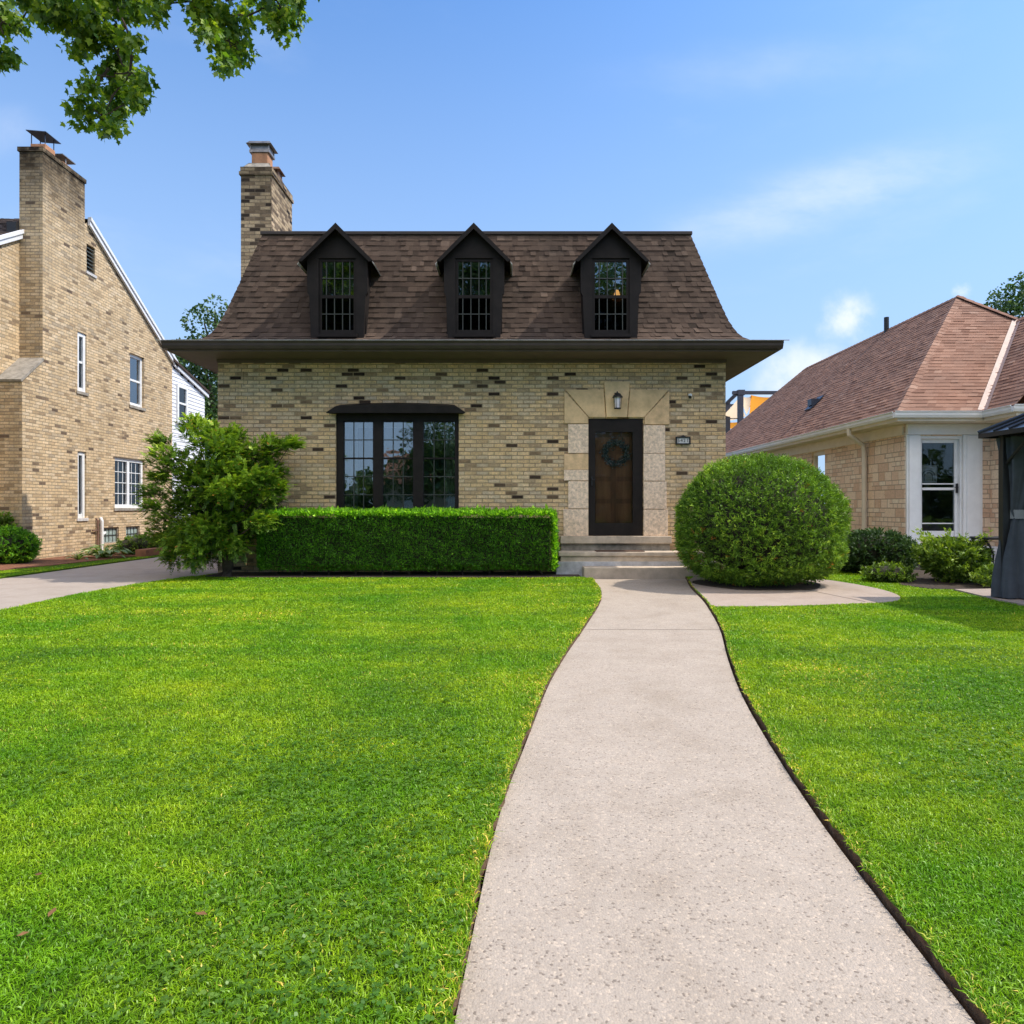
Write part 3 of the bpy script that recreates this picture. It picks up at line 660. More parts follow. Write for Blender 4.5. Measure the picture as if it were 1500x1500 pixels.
# dormers
DX = -.68; DY = 12.25
def dormer():
    m = MB(); P = lambda pts: [(DX + x, DY, zz) for x, zz in pts]
    for s in (-1, 1):
        m.ext(P([(s * .335, 4.20), (s * .335, 5.69), (s * .545, 5.69), (s * .54, 5.08), (s * .505, 5.02), (s * .47, 4.20)]), (0, .09, 0))
        m.box(*sorted((DX + s * .43, DX + s * .50)), DY + .09, 13.1, 4.2, 5.66)
    m.ext(P([(-.335, 4.20), (.335, 4.20), (.335, 4.33), (-.335, 4.33)]), (0, .09, 0))
    m.box(DX - .36, DX + .36, DY - .045, DY, 4.27, 4.325)
    m.ext(P([(-.56, 5.692), (.56, 5.692), (0, 6.20)]), (0, .09, 0))
    d = m.build('dormer', m_trim, house)
    m = MB(); sl = (.66, .64)
    for s in (-1, 1):
        rid, ev = (DX, 6.275), (DX + s * .65, 5.615)
        m.ext([(rid[0], DY - .13, rid[1]), (ev[0], DY - .13, ev[1]), (ev[0], DY - .13, ev[1] - .045), (rid[0], DY - .13, rid[1] - .05)], (0, 1.2, 0))
        m.ext([(DX, DY - .148, 6.262), (DX + s * .655, DY - .148, 5.60), (DX + s * .60, DY - .148, 5.575), (DX, DY - .148, 6.16)], (0, .016, 0))
    m.build('dormer_roof', m_trim, d)
    for s in (-1, 1):
        m = MB(); m.ext([(DX + s * .645, DY - .1, 5.61), (DX + s * .69, DY - .1, 5.55), (DX + s * .68, DY - .1, 5.54), (DX + s * .635, DY - .1, 5.60)], (0, .7, 0)); m.build('flashing', m_lead, d)
    m = MB(); FD = ((DX, DY, 0), (1, 0, 0), (0, 1, 0))
    for a, b, z0, z1 in ((-.335, -.285, 4.33, 5.69), (.285, .335, 4.33, 5.69), (-.285, .285, 5.64, 5.69), (-.285, .285, 4.33, 4.41), (-.285, .285, 4.98, 5.035)): m.lbox(FD, a, b, .03, .08, z0, z1)
    m.build('sash', m_trim, d)
    m = MB(); m.lbox(FD, -.285, .285, .055, .061, 5.035, 5.64); m.build('pane', m_glass, d)
    m = MB(); m.lbox(FD, -.285, .285, .045, .05, 4.41, 4.98); m.build('pane', m_screen, d)
    m = MB()
    for z0, z1 in ((4.41, 4.98), (5.035, 5.64)):
        for u in (-.205, -.06, .085, .215): m.lbox(FD, u - .008, u + .008, .036, .044, z0, z1)
        zm = (z0 + z1) / 2; m.lbox(FD, -.285, .285, .029, .035, zm - .008, zm + .008)
    m.build('grille', m_muntin, d)
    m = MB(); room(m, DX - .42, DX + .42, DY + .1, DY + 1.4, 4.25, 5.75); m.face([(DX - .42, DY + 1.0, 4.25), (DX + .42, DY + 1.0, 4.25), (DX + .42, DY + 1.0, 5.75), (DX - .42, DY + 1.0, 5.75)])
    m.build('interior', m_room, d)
    return d
d0 = dormer(); d0['label'] = 'middle dormer'
for dx, lb in ((-2.455, 'dormer nearest the chimney'), (2.455, 'dormer farthest from the chimney')):
    d = d0.copy(); COL.objects.link(d); d.location.x += dx; d['label'] = lb
    for ch in d0.children:
        c = ch.copy(); COL.objects.link(c); c.parent = d

tl = thing('table_lamp', 'glowing amber lamp inside the dormer window farthest from the chimney', 'lamp', (1.94, 12.62, 4.9))
t_ = NT('lit_lampshade'); em = t_.n('ShaderNodeEmission', {0: (1.0, .46, .14), 1: 1.1}); m_shade = t_.done(em.outputs[0])
mb = MB(); mb.lathe(1.94, 12.62, [(.085, 5.05), (.03, 5.23)], 20); mb.build('lamp_shade', m_shade, tl)
mb = MB(); mb.lathe(1.94, 12.62, [(.0, 4.9), (.06, 4.9), (.05, 4.93), (.012, 4.95), (.012, 5.14)], 12); mb.build('base', m_blackmetal, tl)

# chimney of the main house
mb = MB(); CX0, CX1, CY0, CY1 = -5.56, -4.93, 14.0, 15.3
mb.box(CX0, CX1, CY0, CY1, 0, 8.03); mb.box(CX0 - .03, CX1 + .03, CY0 - .03, CY1 + .03, 8.03, 8.10); mb.box(CX0 - .01, CX1 + .01, CY0 - .01, CY1 + .01, 8.10, 8.2)
ch = mb.build('chimney', m_brick_stack, house)
mb = MB(); mb.ext([(CX0 + .02, CY0 + .02, 8.2), (CX1 - .02, CY0 + .02, 8.2), (CX1 - .1, CY0 + .16, 8.36), (CX0 + .1, CY0 + .16, 8.36)], (0, .0, .0))
for q in range(1):
    B = [(CX0 + .02, CY0 + .02, 8.2), (CX1 - .02, CY0 + .02, 8.2), (CX1 - .02, CY1 - .02, 8.2), (CX0 + .02, CY1 - .02, 8.2)]
    T = [(CX0 + .12, CY0 + .14, 8.34), (CX1 - .12, CY0 + .14, 8.34), (CX1 - .12, CY1 - .14, 8.34), (CX0 + .12, CY1 - .14, 8.34)]
    for i in range(4): k = (i + 1) % 4; mb.face([B[i], B[k], T[k], T[i]])
    mb.face(T)
mb.build('mortar_crown', m_mortarstone, ch)
for y0, y1, h, rim in ((14.2, 14.5, 8.6, .05), (14.85, 15.12, 8.42, .04)):
    mb = MB(); mb.box(-5.42, -5.08, y0, y1, 8.30, h); f = mb.build('flue', m_clay, ch, bevel=.015)
for y0, y1, zb, mt, w in ((14.13, 14.57, 8.60, m_galv, .26), (14.8, 15.17, 8.40, m_rust, .22)):
    mb = MB(); cxx = -5.25
    mb.box(cxx - w + .05, cxx + w - .05, y0 + .05, y1 - .05, zb, zb + .05)
    for sx in (-1, 1):
        for yy in (y0 + .06, y1 - .08): mb.box(cxx + sx * (w - .07) - .012, cxx + sx * (w - .07) + .012, yy, yy + .02, zb + .05, zb + .2)
    B = [(cxx - w, y0, zb + .16), (cxx + w, y0, zb + .16), (cxx + w, y1, zb + .16), (cxx - w, y1, zb + .16)]; T = [(cxx - w * .8, y0 + .06, zb + .235), (cxx + w * .8, y0 + .06, zb + .235), (cxx + w * .8, y1 - .06, zb + .235), (cxx - w * .8, y1 - .06, zb + .235)]
    for i in range(4): k = (i + 1) % 4; mb.face([B[i], B[k], T[k], T[i]])
    mb.face(T); mb.face([(p[0], p[1], p[2] + .004) for p in B])
    mb.box(cxx - w * .72, cxx + w * .72, y0 + .08, y1 - .08, zb + .05, zb + .15)
    mb.build('chimney_cap', mt, ch)

# front steps (attached masonry, its own thing)
st = thing('front_steps', 'stone and concrete front steps leading up to the dark front door', 'steps', (2, 12.0, 0))
mb = MB(); mb.box(.82, 3.6, 12.03, HY - .075, .355, .43); mb.build('landing', m_stonestep, st, bevel=.012)
mb = MB(); mb.box(.86, 3.56, 12.06, HY, .26, .355); mb.build('riser', m_stonestep, st)
mb = MB(); mb.box(.78, 3.6, 12.05, HY, -.03, .26); mb.build('base', m_greyconc, st, bevel=.01)
mb = MB(); mb.box(1.24, 3.4, 11.735, 12.05, -.03, .185); mb.build('step', plain('step_concrete', (.50, .41, .32), .9, .22, 5, .4, 60), st, bevel=.012)
mb = MB(); mb.box(1.5, 2.35, 12.08, 12.40, .431, .443); tag(mb.build('doormat', m_mat, loc=(1.9, 12.2, .43)), 'thin dark brown doormat on the top landing before the door', 'doormat')

# wreath, lantern, number sign, camera
cw = np.array([(901 - 750) * .01265, 12.62, EYE + (HZ - 664) * .01265]); n = 900
w_t = thing('door_wreath', 'round blue grey leafy wreath hanging on the wooden front door', 'wreath', tuple(cw))
a = rng.uniform(0, 2 * PI, n); rr = .20 + rng.normal(0, .035, n)
P = np.stack([cw[0] + rr * np.cos(a), cw[1] - rng.uniform(0, .06, n), cw[2] + rr * np.sin(a)], 1)
D = np.stack([-np.sin(a) + .6 * rng.normal(size=n), -.4 * np.ones(n), np.cos(a) + .6 * rng.normal(size=n)], 1)
leaves('leaves', P, D, rdir(n), rng.uniform(.03, .065, n), rng.uniform(.015, .028, n), rng.random(n), m_wreath, w_t)
mb = MB(); mb.tube([(cw[0] + .2 * math.cos(t), cw[1] - .01, cw[2] + .2 * math.sin(t)) for t in np.linspace(0, 2 * PI, 25)], .016, 6); mb.build('ring', m_bark, w_t)
lt = thing('wall_lantern', 'black wall lantern with frosted glass mounted on the keystone', 'lantern', (1.9, 12.44, 3.1))
lx, ly = 1.905, 12.32
mb = MB(); mb.box(lx - .04, lx + .04, 12.40, 12.445, 3.13, 3.30); mb.tube([(lx, 12.42, 3.24), (lx, 12.36, 3.31), (lx, ly, 3.29), (lx, ly, 3.24)], .012)
mb.lathe(lx, ly, [(.0, 3.285), (.05, 3.27), (.09, 3.215), (.095, 3.20), (.0, 3.20)], 16); mb.lathe(lx, ly, [(0, 3.005), (.062, 3.01), (.062, 2.995), (0, 2.985)], 16)
for k in range(6): a_ = k * PI / 3; mb.tube([(lx + .07 * math.cos(a_), ly + .07 * math.sin(a_), 3.2), (lx + .058 * math.cos(a_), ly + .058 * math.sin(a_), 3.0)], .004, 5)
mb.build('lantern_frame', m_blackmetal, lt)
mb = MB(); mb.lathe(lx, ly, [(.055, 3.2), (.045, 3.01)], 16); mb.build('glass', m_lamp, lt, smooth=True)
sx, sz = (1000 - 750) * .0125, EYE + (HZ - 645.5) * .0125
sg = thing('house_number_sign', 'small framed house number plaque on the brick right of the door', 'sign', (sx, 12.49, sz))
mb = MB()
for a, b, c, d in ((-.135, .135, .05, .072), (-.135, .135, -.072, -.05), (-.135, -.11, -.05, .05), (.11, .135, -.05, .05)): mb.box(sx + a, sx + b, 12.455, 12.492, sz + c, sz + d)
mb.ext([(sx - .05, 12.465, sz + .072), (sx + .05, 12.465, sz + .072), (sx, 12.465, sz + .10)], (0, .02, 0)); mb.build('frame', m_blackmetal, sg)
mb = MB(); mb.box(sx - .11, sx + .11, 12.475, 12.492, sz - .05, sz + .05); mb.build('plate', m_signw, sg)
for i, chx in enumerate('5421'):
    cu = bpy.data.curves.new('digit', 'FONT'); cu.body = chx; cu.size = .088; cu.extrude = .001; cu.align_x = 'CENTER'; cu.align_y = 'CENTER'
    tmp = bpy.data.objects.new('digit_curve', cu); COL.objects.link(tmp)
    me = bpy.data.meshes.new_from_object(tmp.evaluated_get(bpy.context.evaluated_depsgraph_get())); bpy.data.objects.remove(tmp)
    me.materials.clear(); me.materials.append(m_blackmetal)
    o = bpy.data.objects.new('digit', me); COL.objects.link(o); o.parent = sg; o.rotation_euler = (PI / 2, 0, 0); o.location = (-.08 + i * .053, 12.472 - 12.49, -.002)
cxs, czs = (1010 - 750) * .0125, EYE + (HZ - 580) * .0125
sc = thing('security_camera', 'tiny white security camera on the brick above the number plaque', 'camera', (cxs, 12.49, czs))
mb = MB(); mb.lathe(cxs, 12.47, [(0, czs + .035), (.03, czs + .03), (.034, czs), (.0, czs)], 12); mb.tube([(cxs, 12.49, czs + .01), (cxs, 12.42, czs + .005)], .028, 12); mb.build('body', m_plastic, sc)
mb = MB(); mb.tube([(cxs - .01, 12.45, czs - .02), (cxs - .02, 12.38, czs - .045)], .026, 12); mb.build('lens', m_blackmetal, sc)

# ------------------------------------------------------------------ window unit for the neighbours
def window_unit(parent, F, u0, u1, z0, z1, fm, gm, sill=None, fw=.06, cols=0, rows=0, mull=False, rail=False, rec=.08, name='window', sillw=.03, sillh=.08):
    m = MB()
    m.lbox(F, u0, u0 + fw, rec - .03, rec + .05, z0, z1); m.lbox(F, u1 - fw, u1, rec - .03, rec + .05, z0, z1)
    m.lbox(F, u0 + fw, u1 - fw, rec - .03, rec + .05, z1 - fw, z1); m.lbox(F, u0 + fw, u1 - fw, rec - .03, rec + .05, z0, z0 + fw)
    um = (u0 + u1) / 2
    if mull: m.lbox(F, um - fw * .6, um + fw * .6, rec - .03, rec + .05, z0 + fw, z1 - fw)
    if rail: zm = (z0 + z1) / 2; m.lbox(F, u0 + fw, u1 - fw, rec - .02, rec + .04, zm - .03, zm + .03)
    w = m.build(name, fm, parent, bevel=.006)
    m = MB(); m.lbox(F, u0 + fw, u1 - fw, rec + .01, rec + .016, z0 + fw, z1 - fw); m.build('pane', gm, w)
    if cols or rows:
        m = MB()
        for k in range(1, cols): u = u0 + fw + (u1 - u0 - 2 * fw) * k / cols; m.lbox(F, u - .01, u + .01, rec + .001, rec + .0085, z0 + fw, z1 - fw)
        for k in range(1, rows): z = z0 + fw + (z1 - z0 - 2 * fw) * k / rows; m.lbox(F, u0 + fw, u1 - fw, rec - .008, rec + .0005, z - .01, z + .01)
        m.build('grille', m_white if fm is m_white else m_muntin, w)
    if sill is not None:
        m = MB(); m.lbox(F, u0 - .05, u1 + .05, -sillw, rec - .03, z0 - sillh, z0 - .002); m.build('sill', sill, w, bevel=.006)
    return w

# ------------------------------------------------------------------ left neighbour
LX = -10.8
lh = thing('gabled_brick_house', 'sunlit pale brick house with steep gable and tall chimney beside the driveway', 'house', (LX, 17, 0))
FL = ((LX, 0, 0), (0, 1, 0), (-1, 0, 0))
RY, RZ, SLP = 17.35, 8.45, .60
wn = [(16.97, 17.33, 4.12, 5.6), (19.3, 20.05, 4.12, 5.6), (16.98, 17.32, .95, 2.62), (18.56, 20.07, 1.2, 2.6), (17.33, 17.68, 7.22, 7.92), (18.05, 18.75, .25, .68), (19.1, 19.8, .25, .68)]
mb = MB(); yb, yf = 21.7, 15.7
zr = lambda y: RZ - SLP * abs(y - RY)
low = 5.7
mb.wall(FL, yf, yb, -.1, low, [h for h in wn if h[3] < low], .2)
# gable above, with the louvre opening
V0, V1, v0, v1 = wn[4]
mb.face([(LX, yf, low), (LX, V0, low), (LX, V0, zr(V0)), (LX, yf, zr(yf))]); mb.face([(LX, V0, low), (LX, V1, low), (LX, V1, v0), (LX, V0, v0)])
mb.face([(LX, V0, v1), (LX, V1, v1), (LX, V1, zr(V1)), (LX, RY, RZ), (LX, V0, zr(V0))] if V0 < RY < V1 else [(LX, V0, v1), (LX, V1, v1), (LX, V1, zr(V1)), (LX, V0, zr(V0))])
mb.face([(LX, V1, low), (LX, yb, low), (LX, yb, zr(yb)), (LX, V1, zr(V1))])
for a, b, c, d in ((V0, V0, v0, v1), (V1, V1, v0, v1)): mb.face([(LX, a, c), (LX - .15, a, c), (LX - .15, a, d), (LX, a, d)])
mb.face([(LX, V0, v0), (LX - .15, V0, v0), (LX - .15, V1, v0), (LX, V1, v0)]); mb.face([(LX, V0, v1), (LX - .15, V0, v1), (LX - .15, V1, v1), (LX, V1, v1)])
L2 = -11.33
mb.face([(L2, 12.6, -.1), (L2, yf + .3, -.1), (L2, yf + .3, zr(yf + .3)), (L2, 12.6, zr(12.6))]); mb.face([(L2, 12.6, -.1), (-19, 12.6, -.1), (-19, 12.6, 5.6), (L2, 12.6, 5.6)])
mb.face([(LX, yb, -.1), (-19, yb, -.1), (-19, yb, 5.8), (LX, yb, 5.8)])
mb.build('wall', m_brick_l, lh)
mb = MB()                                          # chimney with sloped shoulder
mb.ext([(LX + .006, 15.04, -.1), (LX + .006, 16.6, -.1), (LX + .006, 16.6, 4.55), (LX + .006, 15.7, 4.55), (LX + .006, 15.04, 3.98)], (-.75, 0, 0))
mb.box(LX - .53, LX + .006, 15.7, 16.85, 4.55, 7.7); mb.box(LX - .53, LX + .006, 15.7, 17.25, 7.7, 9.40); mb.box(LX - .56, LX + .03, 15.67, 17.28, 9.40, 9.5)
lc = mb.build('chimney', m_brick_l_stack, lh)
mb = MB(); mb.ext([(LX + .03, 15.00, 3.98), (LX + .03, 15.7, 4.585), (LX + .03, 15.7, 4.66), (LX + .03, 14.97, 4.03)], (-.8, 0, 0)); mb.build('shoulder_cap', m_mortarstone, lc)
for y0, y1 in ((15.95, 16.3), (16.55, 16.9)):
    mb = MB(); mb.box(LX - .46, LX - .10, y0, y1, 9.5, 9.72 if y0 < 16.2 else 9.62); mb.build('flue', m_clay, lc, bevel=.02)
mb = MB(); mb.ext([(LX - .50, 15.86, 9.98), (LX - .03, 15.86, 9.94), (LX - .03, 16.4, 9.94), (LX - .50, 16.4, 9.98)], (0, 0, .015))
for xx in (LX - .44, LX - .12):
    for yy in (15.97, 16.27): mb.tube([(xx, yy, 9.72), (xx, yy, 9.95)], .012, 6)
mb.build('chimney_cap', m_bluemetal, lc)
mb = MB(); mb.ext([(LX - .5, 16.5, 9.75), (LX - .06, 16.5, 9.75), (LX - .06, 17.0, 9.75), (LX - .5, 17.0, 9.75)], (0, 0, .02))
for xx in (LX - .44, LX - .12): mb.tube([(xx, 16.7, 9.6), (xx, 16.7, 9.76)], .015, 6)
mb.build('chimney_cap', m_galv, lc)
mb = MB(); ov = .10
def pitch(mb, ya, za, yb_, zb, x0, x1, e=.15):
    L = math.hypot(yb_ - ya, zb - za); d = ((yb_ - ya) / L, (zb - za) / L)
    f = lambda s: ((x0, ya + d[0] * s, za + d[1] * s), (x1, ya + d[0] * s, za + d[1] * s))
    sg_ = 1 if d[0] > 0 else -1
    courses(mb, f, lambda s: (0, -sg_ * abs(d[1]), abs(d[0])), L, e); a, b = f(0); c, dd = f(L); mb.face([a, b, dd, c], .3)
pitch(mb, 12.3, zr(12.3) + .1, RY, RZ + .1, -19, L2 + ov); pitch(mb, 21.9, zr(21.9) + .1, RY, RZ + .1, -19, LX + ov)
mb.build('roof', m_shingle_d, lh)
mb = MB()
def rake(mb, x, ya, za, yb_, zb, h=.2, t=.06): mb.ext([(x, ya, za), (x, yb_, zb), (x, yb_, zb - h), (x, ya, za - h)], (t, 0, 0))
rake(mb, LX + .02, RY, RZ + .14, 21.9, zr(21.9) + .14); rake(mb, LX + .082, RY, RZ + .15, 21.9, zr(21.9) + .15, .09, .03)
rake(mb, L2 + .02, 12.3, zr(12.3) + .14, 15.72, zr(15.72) + .14); rake(mb, L2 + .082, 12.3, zr(12.3) + .15, 15.72, zr(15.72) + .15, .09, .03)
mb.build('rake_board', m_siding, lh)
mb = MB(); mb.box(LX - .75, LX - .535, 15.6, 15.95, 7.3, 7.75); mb.build('flashing', m_blackmetal, lh)
mb = MB()
for k in range(7): z = 7.24 + k * .097; mb.ext([(LX - .02, V0 + .02, z), (LX - .02, V1 - .02, z), (LX - .09, V1 - .02, z + .09), (LX - .09, V0 + .02, z + .09)], (0, 0, .012))
lv = mb.build('attic_vent', m_muntin, lh); mb = MB(); mb.lbox(FL, V0 - .04, V1 + .04, -.03, .04, v0 - .07, v0 - .003); mb.build('sill', m_lead, lv)
window_unit(lh, FL, 16.97, 17.33, 4.12, 5.6, m_white, m_glass_mid, m_mortarstone, .10, rail=True, rec=.06); window_unit(lh, FL, 19.3, 20.05, 4.12, 5.6, m_white, m_glass, m_mortarstone, .09, rail=True, rec=.1)
window_unit(lh, FL, 16.98, 17.32, .95, 2.62, m_white, m_glass_mid, m_lead, .10, rec=.07); window_unit(lh, FL, 18.56, 20.07, 1.2, 2.6, m_white, m_glass_mid, m_mortarstone, .10, 6, 4, True, rec=.09)
for a in (18.05, 19.1): window_unit(lh, FL, a, a + .7, .25, .68, m_mortarstone, m_glassblock, None, .03, 4, 2, rec=.06, name='basement_window')
mb = MB(); room(mb, 0, 1, 0, 1, 0, 1); mb = MB()
mb.face([(LX - .5, 16.1, 0), (LX - .5, 21.5, 0), (LX - .5, 21.5, 5.7), (LX - .5, 16.1, 5.7)]); mb.build('interior', m_room, lh)
mb = MB(); mb.tube([(LX + .05, 17.72, .1), (LX + .05, 17.72, .88), (LX + .0, 17.72, .93)], .025, 8); mb.tube([(LX + .05, 17.72, .62), (LX + .05, 17.5, .62)], .02, 8); mb.build('pipe', m_rust, lh)
mb = MB(); mb.tube([(LX + .06, 17.88, .1), (LX + .06, 17.88, .86), (LX + .02, 17.88, .95)], .04, 8); mb.tube([(LX + .06, 17.88, .5), (LX + .06, 18.02, .55)], .035, 8); mb.build('pipe', m_plastic, lh)
# white sided rear addition
mb = MB(); y = 21.7
sz0, sz1 = 5.78, 5.2
k = 0
while .12 * k < 5.75:
    z = .12 * k; za = min(z + .125, 5.8)
    ymax = 24.0 if za < sz1 else 21.7 + (sz0 - za) / (sz0 - sz1) * 2.3
    if ymax > 21.72: mb.ext([(LX - .0, 21.7, z), (LX - .0, ymax, z), (LX - .018, ymax, za), (LX - .018, 21.7, za)], (-.02, 0, 0))
    k += 1
mb.build('siding', m_siding, lh)
mb = MB(); mb.box(-16, LX - .05, 21.75, 23.98, 0, 5.2); mb.build('addition_wall', m_siding, lh)
mb = MB(); mb.ext([(LX + .12, 21.6, 5.93), (LX + .12, 24.15, 5.3), (LX + .12, 24.15, 5.22), (LX + .12, 21.6, 5.85)], (-5, 0, 0)); mb.build('addition_roof', m_shingle_d, lh)
mb = MB(); rake(mb, LX + .03, 21.72, 5.86, 24.15, 5.23, .14, .05); mb.build('rake_board', m_siding, lh)
FA = ((LX + .05, 0, 0), (0, 1, 0), (-1, 0, 0))
window_unit(lh, FA, 21.95, 22.65, 4.0, 5.2, m_white, m_glass_mid, m_white, .1, rail=True, rec=.03)

# ------------------------------------------------------------------ right neighbour
EXr, EYr, EZr, w_ = 7.85, 13.9, 3.18, 3.54
rh = thing('stone_bungalow', 'tan stone bungalow with hipped russet shingle roof and white storm door', 'house', (8.25, 14.35, 0))
SX, SY, WX, WY = 8.25, 14.35, 10.05, 13.45
FS = ((SX, 0, 0), (0, 1, 0), (1, 0, 0)); FB = ((0, SY, 0), (1, 0, 0), (0, 1, 0))
mb = MB(); mb.wall(FS, SY, 29.6, -.1, 3.0, [(18.0, 18.8, 1.2, 2.72)], .2); mb.wall(FB, SX, WX, -.1, 3.0, [(8.56, 9.46, .5, 2.72)], .25)
mb.wall(((WX, 0, 0), (0, 1, 0), (1, 0, 0)), WY, SY, -.1, 3.0); mb.wall(((0, WY, 0), (1, 0, 0), (0, 1, 0)), WX, 15.5, -.1, 3.0); mb.wall(((0, 29.6, 0), (1, 0, 0), (0, -1, 0)), SX, 15, -.1, 3.0)
mb.build('wall', m_ashlar, rh)
mb = MB(); sq = math.sqrt(2.)*1.0
pt = .97; hyp = math.hypot(1, pt); Lr = w_ * hyp; nz = 1 / hyp; nh = pt / hyp
tt = lambda s: s / hyp
el = lambda s: ((EXr + tt(s), 30.0 - tt(s), EZr + pt * tt(s)), (EXr + tt(s), EYr + tt(s), EZr + pt * tt(s)))
def ef(s):
    t = tt(s); xr = 9.6 + t if t < 2.665 else 14.93 - t
    return (EXr + t, EYr + t, EZr + pt * t), (max(xr, EXr + t), EYr + t, EZr + pt * t)
ew = lambda s: ((9.6 + tt(s), EYr + tt(s), EZr + pt * tt(s)), (9.6 + tt(s), 13.0 + tt(s) * .3, EZr + pt * tt(s)))
courses(mb, el, lambda s: (-nh, 0, nz), Lr, .125, (.14, .3), .009, .016); courses(mb, ef, lambda s: (0, -nh, nz), Lr - .01, .125, (.14, .3), .009, .016)
courses(mb, ew, lambda s: (-nh, 0, nz), 2.66 * hyp, .125, (.14, .3), .009, .016)
for fn, L in ((el, Lr), (ef, Lr), (ew, 2.66 * hyp)):
    N = 12
    for i in range(N):
        a, b = fn(L * i / N); c, d = fn(L * (i + 1) / N); mb.face([a, b, d, c], .3)
rx, ry, rz = EXr + w_, EYr + w_, EZr + pt * w_
mb.face([(rx, 26.5, rz), (rx, ry, rz), (14.93, EYr, EZr), (14.93, 30, EZr)], .3); mb.face([(EXr, 30, EZr), (14.93, 30, EZr), (rx, 26.5, rz)], .3); mb.face([(12.27, 16.56, 5.77), (12.27, 13.8, 5.77), (14.9, 13, EZr), (14.9, 16.56, EZr)], .3)
cap_strip(mb, [(EXr, EYr, EZr + .01), (rx, ry, rz + .01)], ((-.02, .15, -.03), (.15, -.02, -.03)), .012, .16, .72)
cap_strip(mb, [(EXr, 30, EZr), (rx, 26.5, rz)], ((-.02, -.15, -.03), (.15, .02, -.03)), .012, .16, .6)
cap_strip(mb, [(rx, ry, rz), (rx, 26.5, rz)], ((-.12, 0, -.1), (.12, 0, -.1)), .012, .2, .3)
cap_strip(mb, [(12.27, 16.56, 5.80), (rx, ry, rz + .02)], ((-.12, -.1, -.06), (.1, .12, -.06)), .012, .2, .4)
cap_strip(mb, [(12.27, 13.8, 5.78), (12.27, 16.56, 5.78)], ((-.12, 0, -.1), (.12, 0, -.1)), .012, .2, .4)
rr_ = mb.build('roof', m_shingle_r, rh)
mb = MB(); va, vb = Vector((9.6, 13.9, 3.18)), Vector((12.27, 16.56, 5.77)); vw = .12
mb.face([va + Vector((-vw, 0, .03)), va + Vector((0, 0, .015)), vb + Vector((0, 0, .015)), vb + Vector((-vw, 0, .03))], .5); mb.face([va + Vector((0, 0, .015)), va + Vector((0, -vw, .03)), vb + Vector((0, -vw, .03)), vb + Vector((0, 0, .015))], .5)
mb.build('valley_flashing', plain('painted_valley', (.40, .29, .25), .6, .15), rr_)
mb = MB(); mb.tube([(11.3, 20.6, 6.4), (11.3, 20.6, 6.95)], .07, 10); mb.build('vent_pipe', m_blackmetal, rr_)
mb = MB(); yv = 20.2; xv = 8.95; zv = EZr + pt * (xv - EXr); mb.ext([(xv - .2, yv - .2, zv - .16), (xv - .2, yv + .2, zv - .16), (xv + .2, yv + .2, zv + .23), (xv + .2, yv - .2, zv + .23)], (-.02, 0, .03)); mb.box(xv - .15, xv + .12, yv - .13, yv + .13, zv - .02, zv + .17); mb.build('roof_vent', m_bluemetal, rr_)
mb = MB()
gutter(mb, prof, ((EXr, EYr - .0, 0), (EXr, 29.9, 0)), (-1, 0, 0), 3.04); gutter(mb, prof, ((EXr - .1, EYr, 0), (9.6, EYr, 0)), (0, -1, 0), 3.04); gutter(mb, prof, ((9.6, EYr, 0), (9.6, 13.0, 0)), (-1, 0, 0), 3.04); gutter(mb, prof, ((9.5, 13.0, 0), (15, 13.0, 0)), (0, -1, 0), 3.04)
gt = mb.build('gutter', m_white, rh, weld=True)
mb = MB()
mb.box(EXr, EXr + .03, EYr, 29.9, 2.97, 3.14); mb.box(EXr + .03, 9.6, EYr, EYr + .03, 2.97, 3.14); mb.box(9.6, 9.63, 13.0, EYr + .03, 2.97, 3.14); mb.box(9.63, 15, 13.0, 13.03, 2.97, 3.14)
mb.box(EXr + .03, SX - .002, EYr + .03, 29.9, 2.965, 2.985); mb.box(SX - .002, WX, EYr + .03, SY - .002, 2.965, 2.985); mb.box(9.63, WX - .002, 13.03, EYr + .03, 2.965, 2.985); mb.box(WX - .002, 15, 13.03, WY - .002, 2.965, 2.985)
mb.box(SX - .035, SX - .001, SY + .02, 29.6, 2.74, 2.965); mb.box(WX - .035, WX - .001, WY, SY - .04, 2.74, 2.965); mb.box(WX, 15.5, WY - .035, WY - .001, 2.74, 2.965)
mb.build('fascia', m_cream, rh, bevel=.005)
mb = MB(); dy = 15.85
mb.tube([(EXr - .03, dy, 3.06), (EXr - .02, dy, 2.9), (SX - .10, dy, 2.66), (SX - .07, dy, 2.5), (SX - .07, dy, .2)], .055, 8); mb.build('downspout', m_cream, gt)
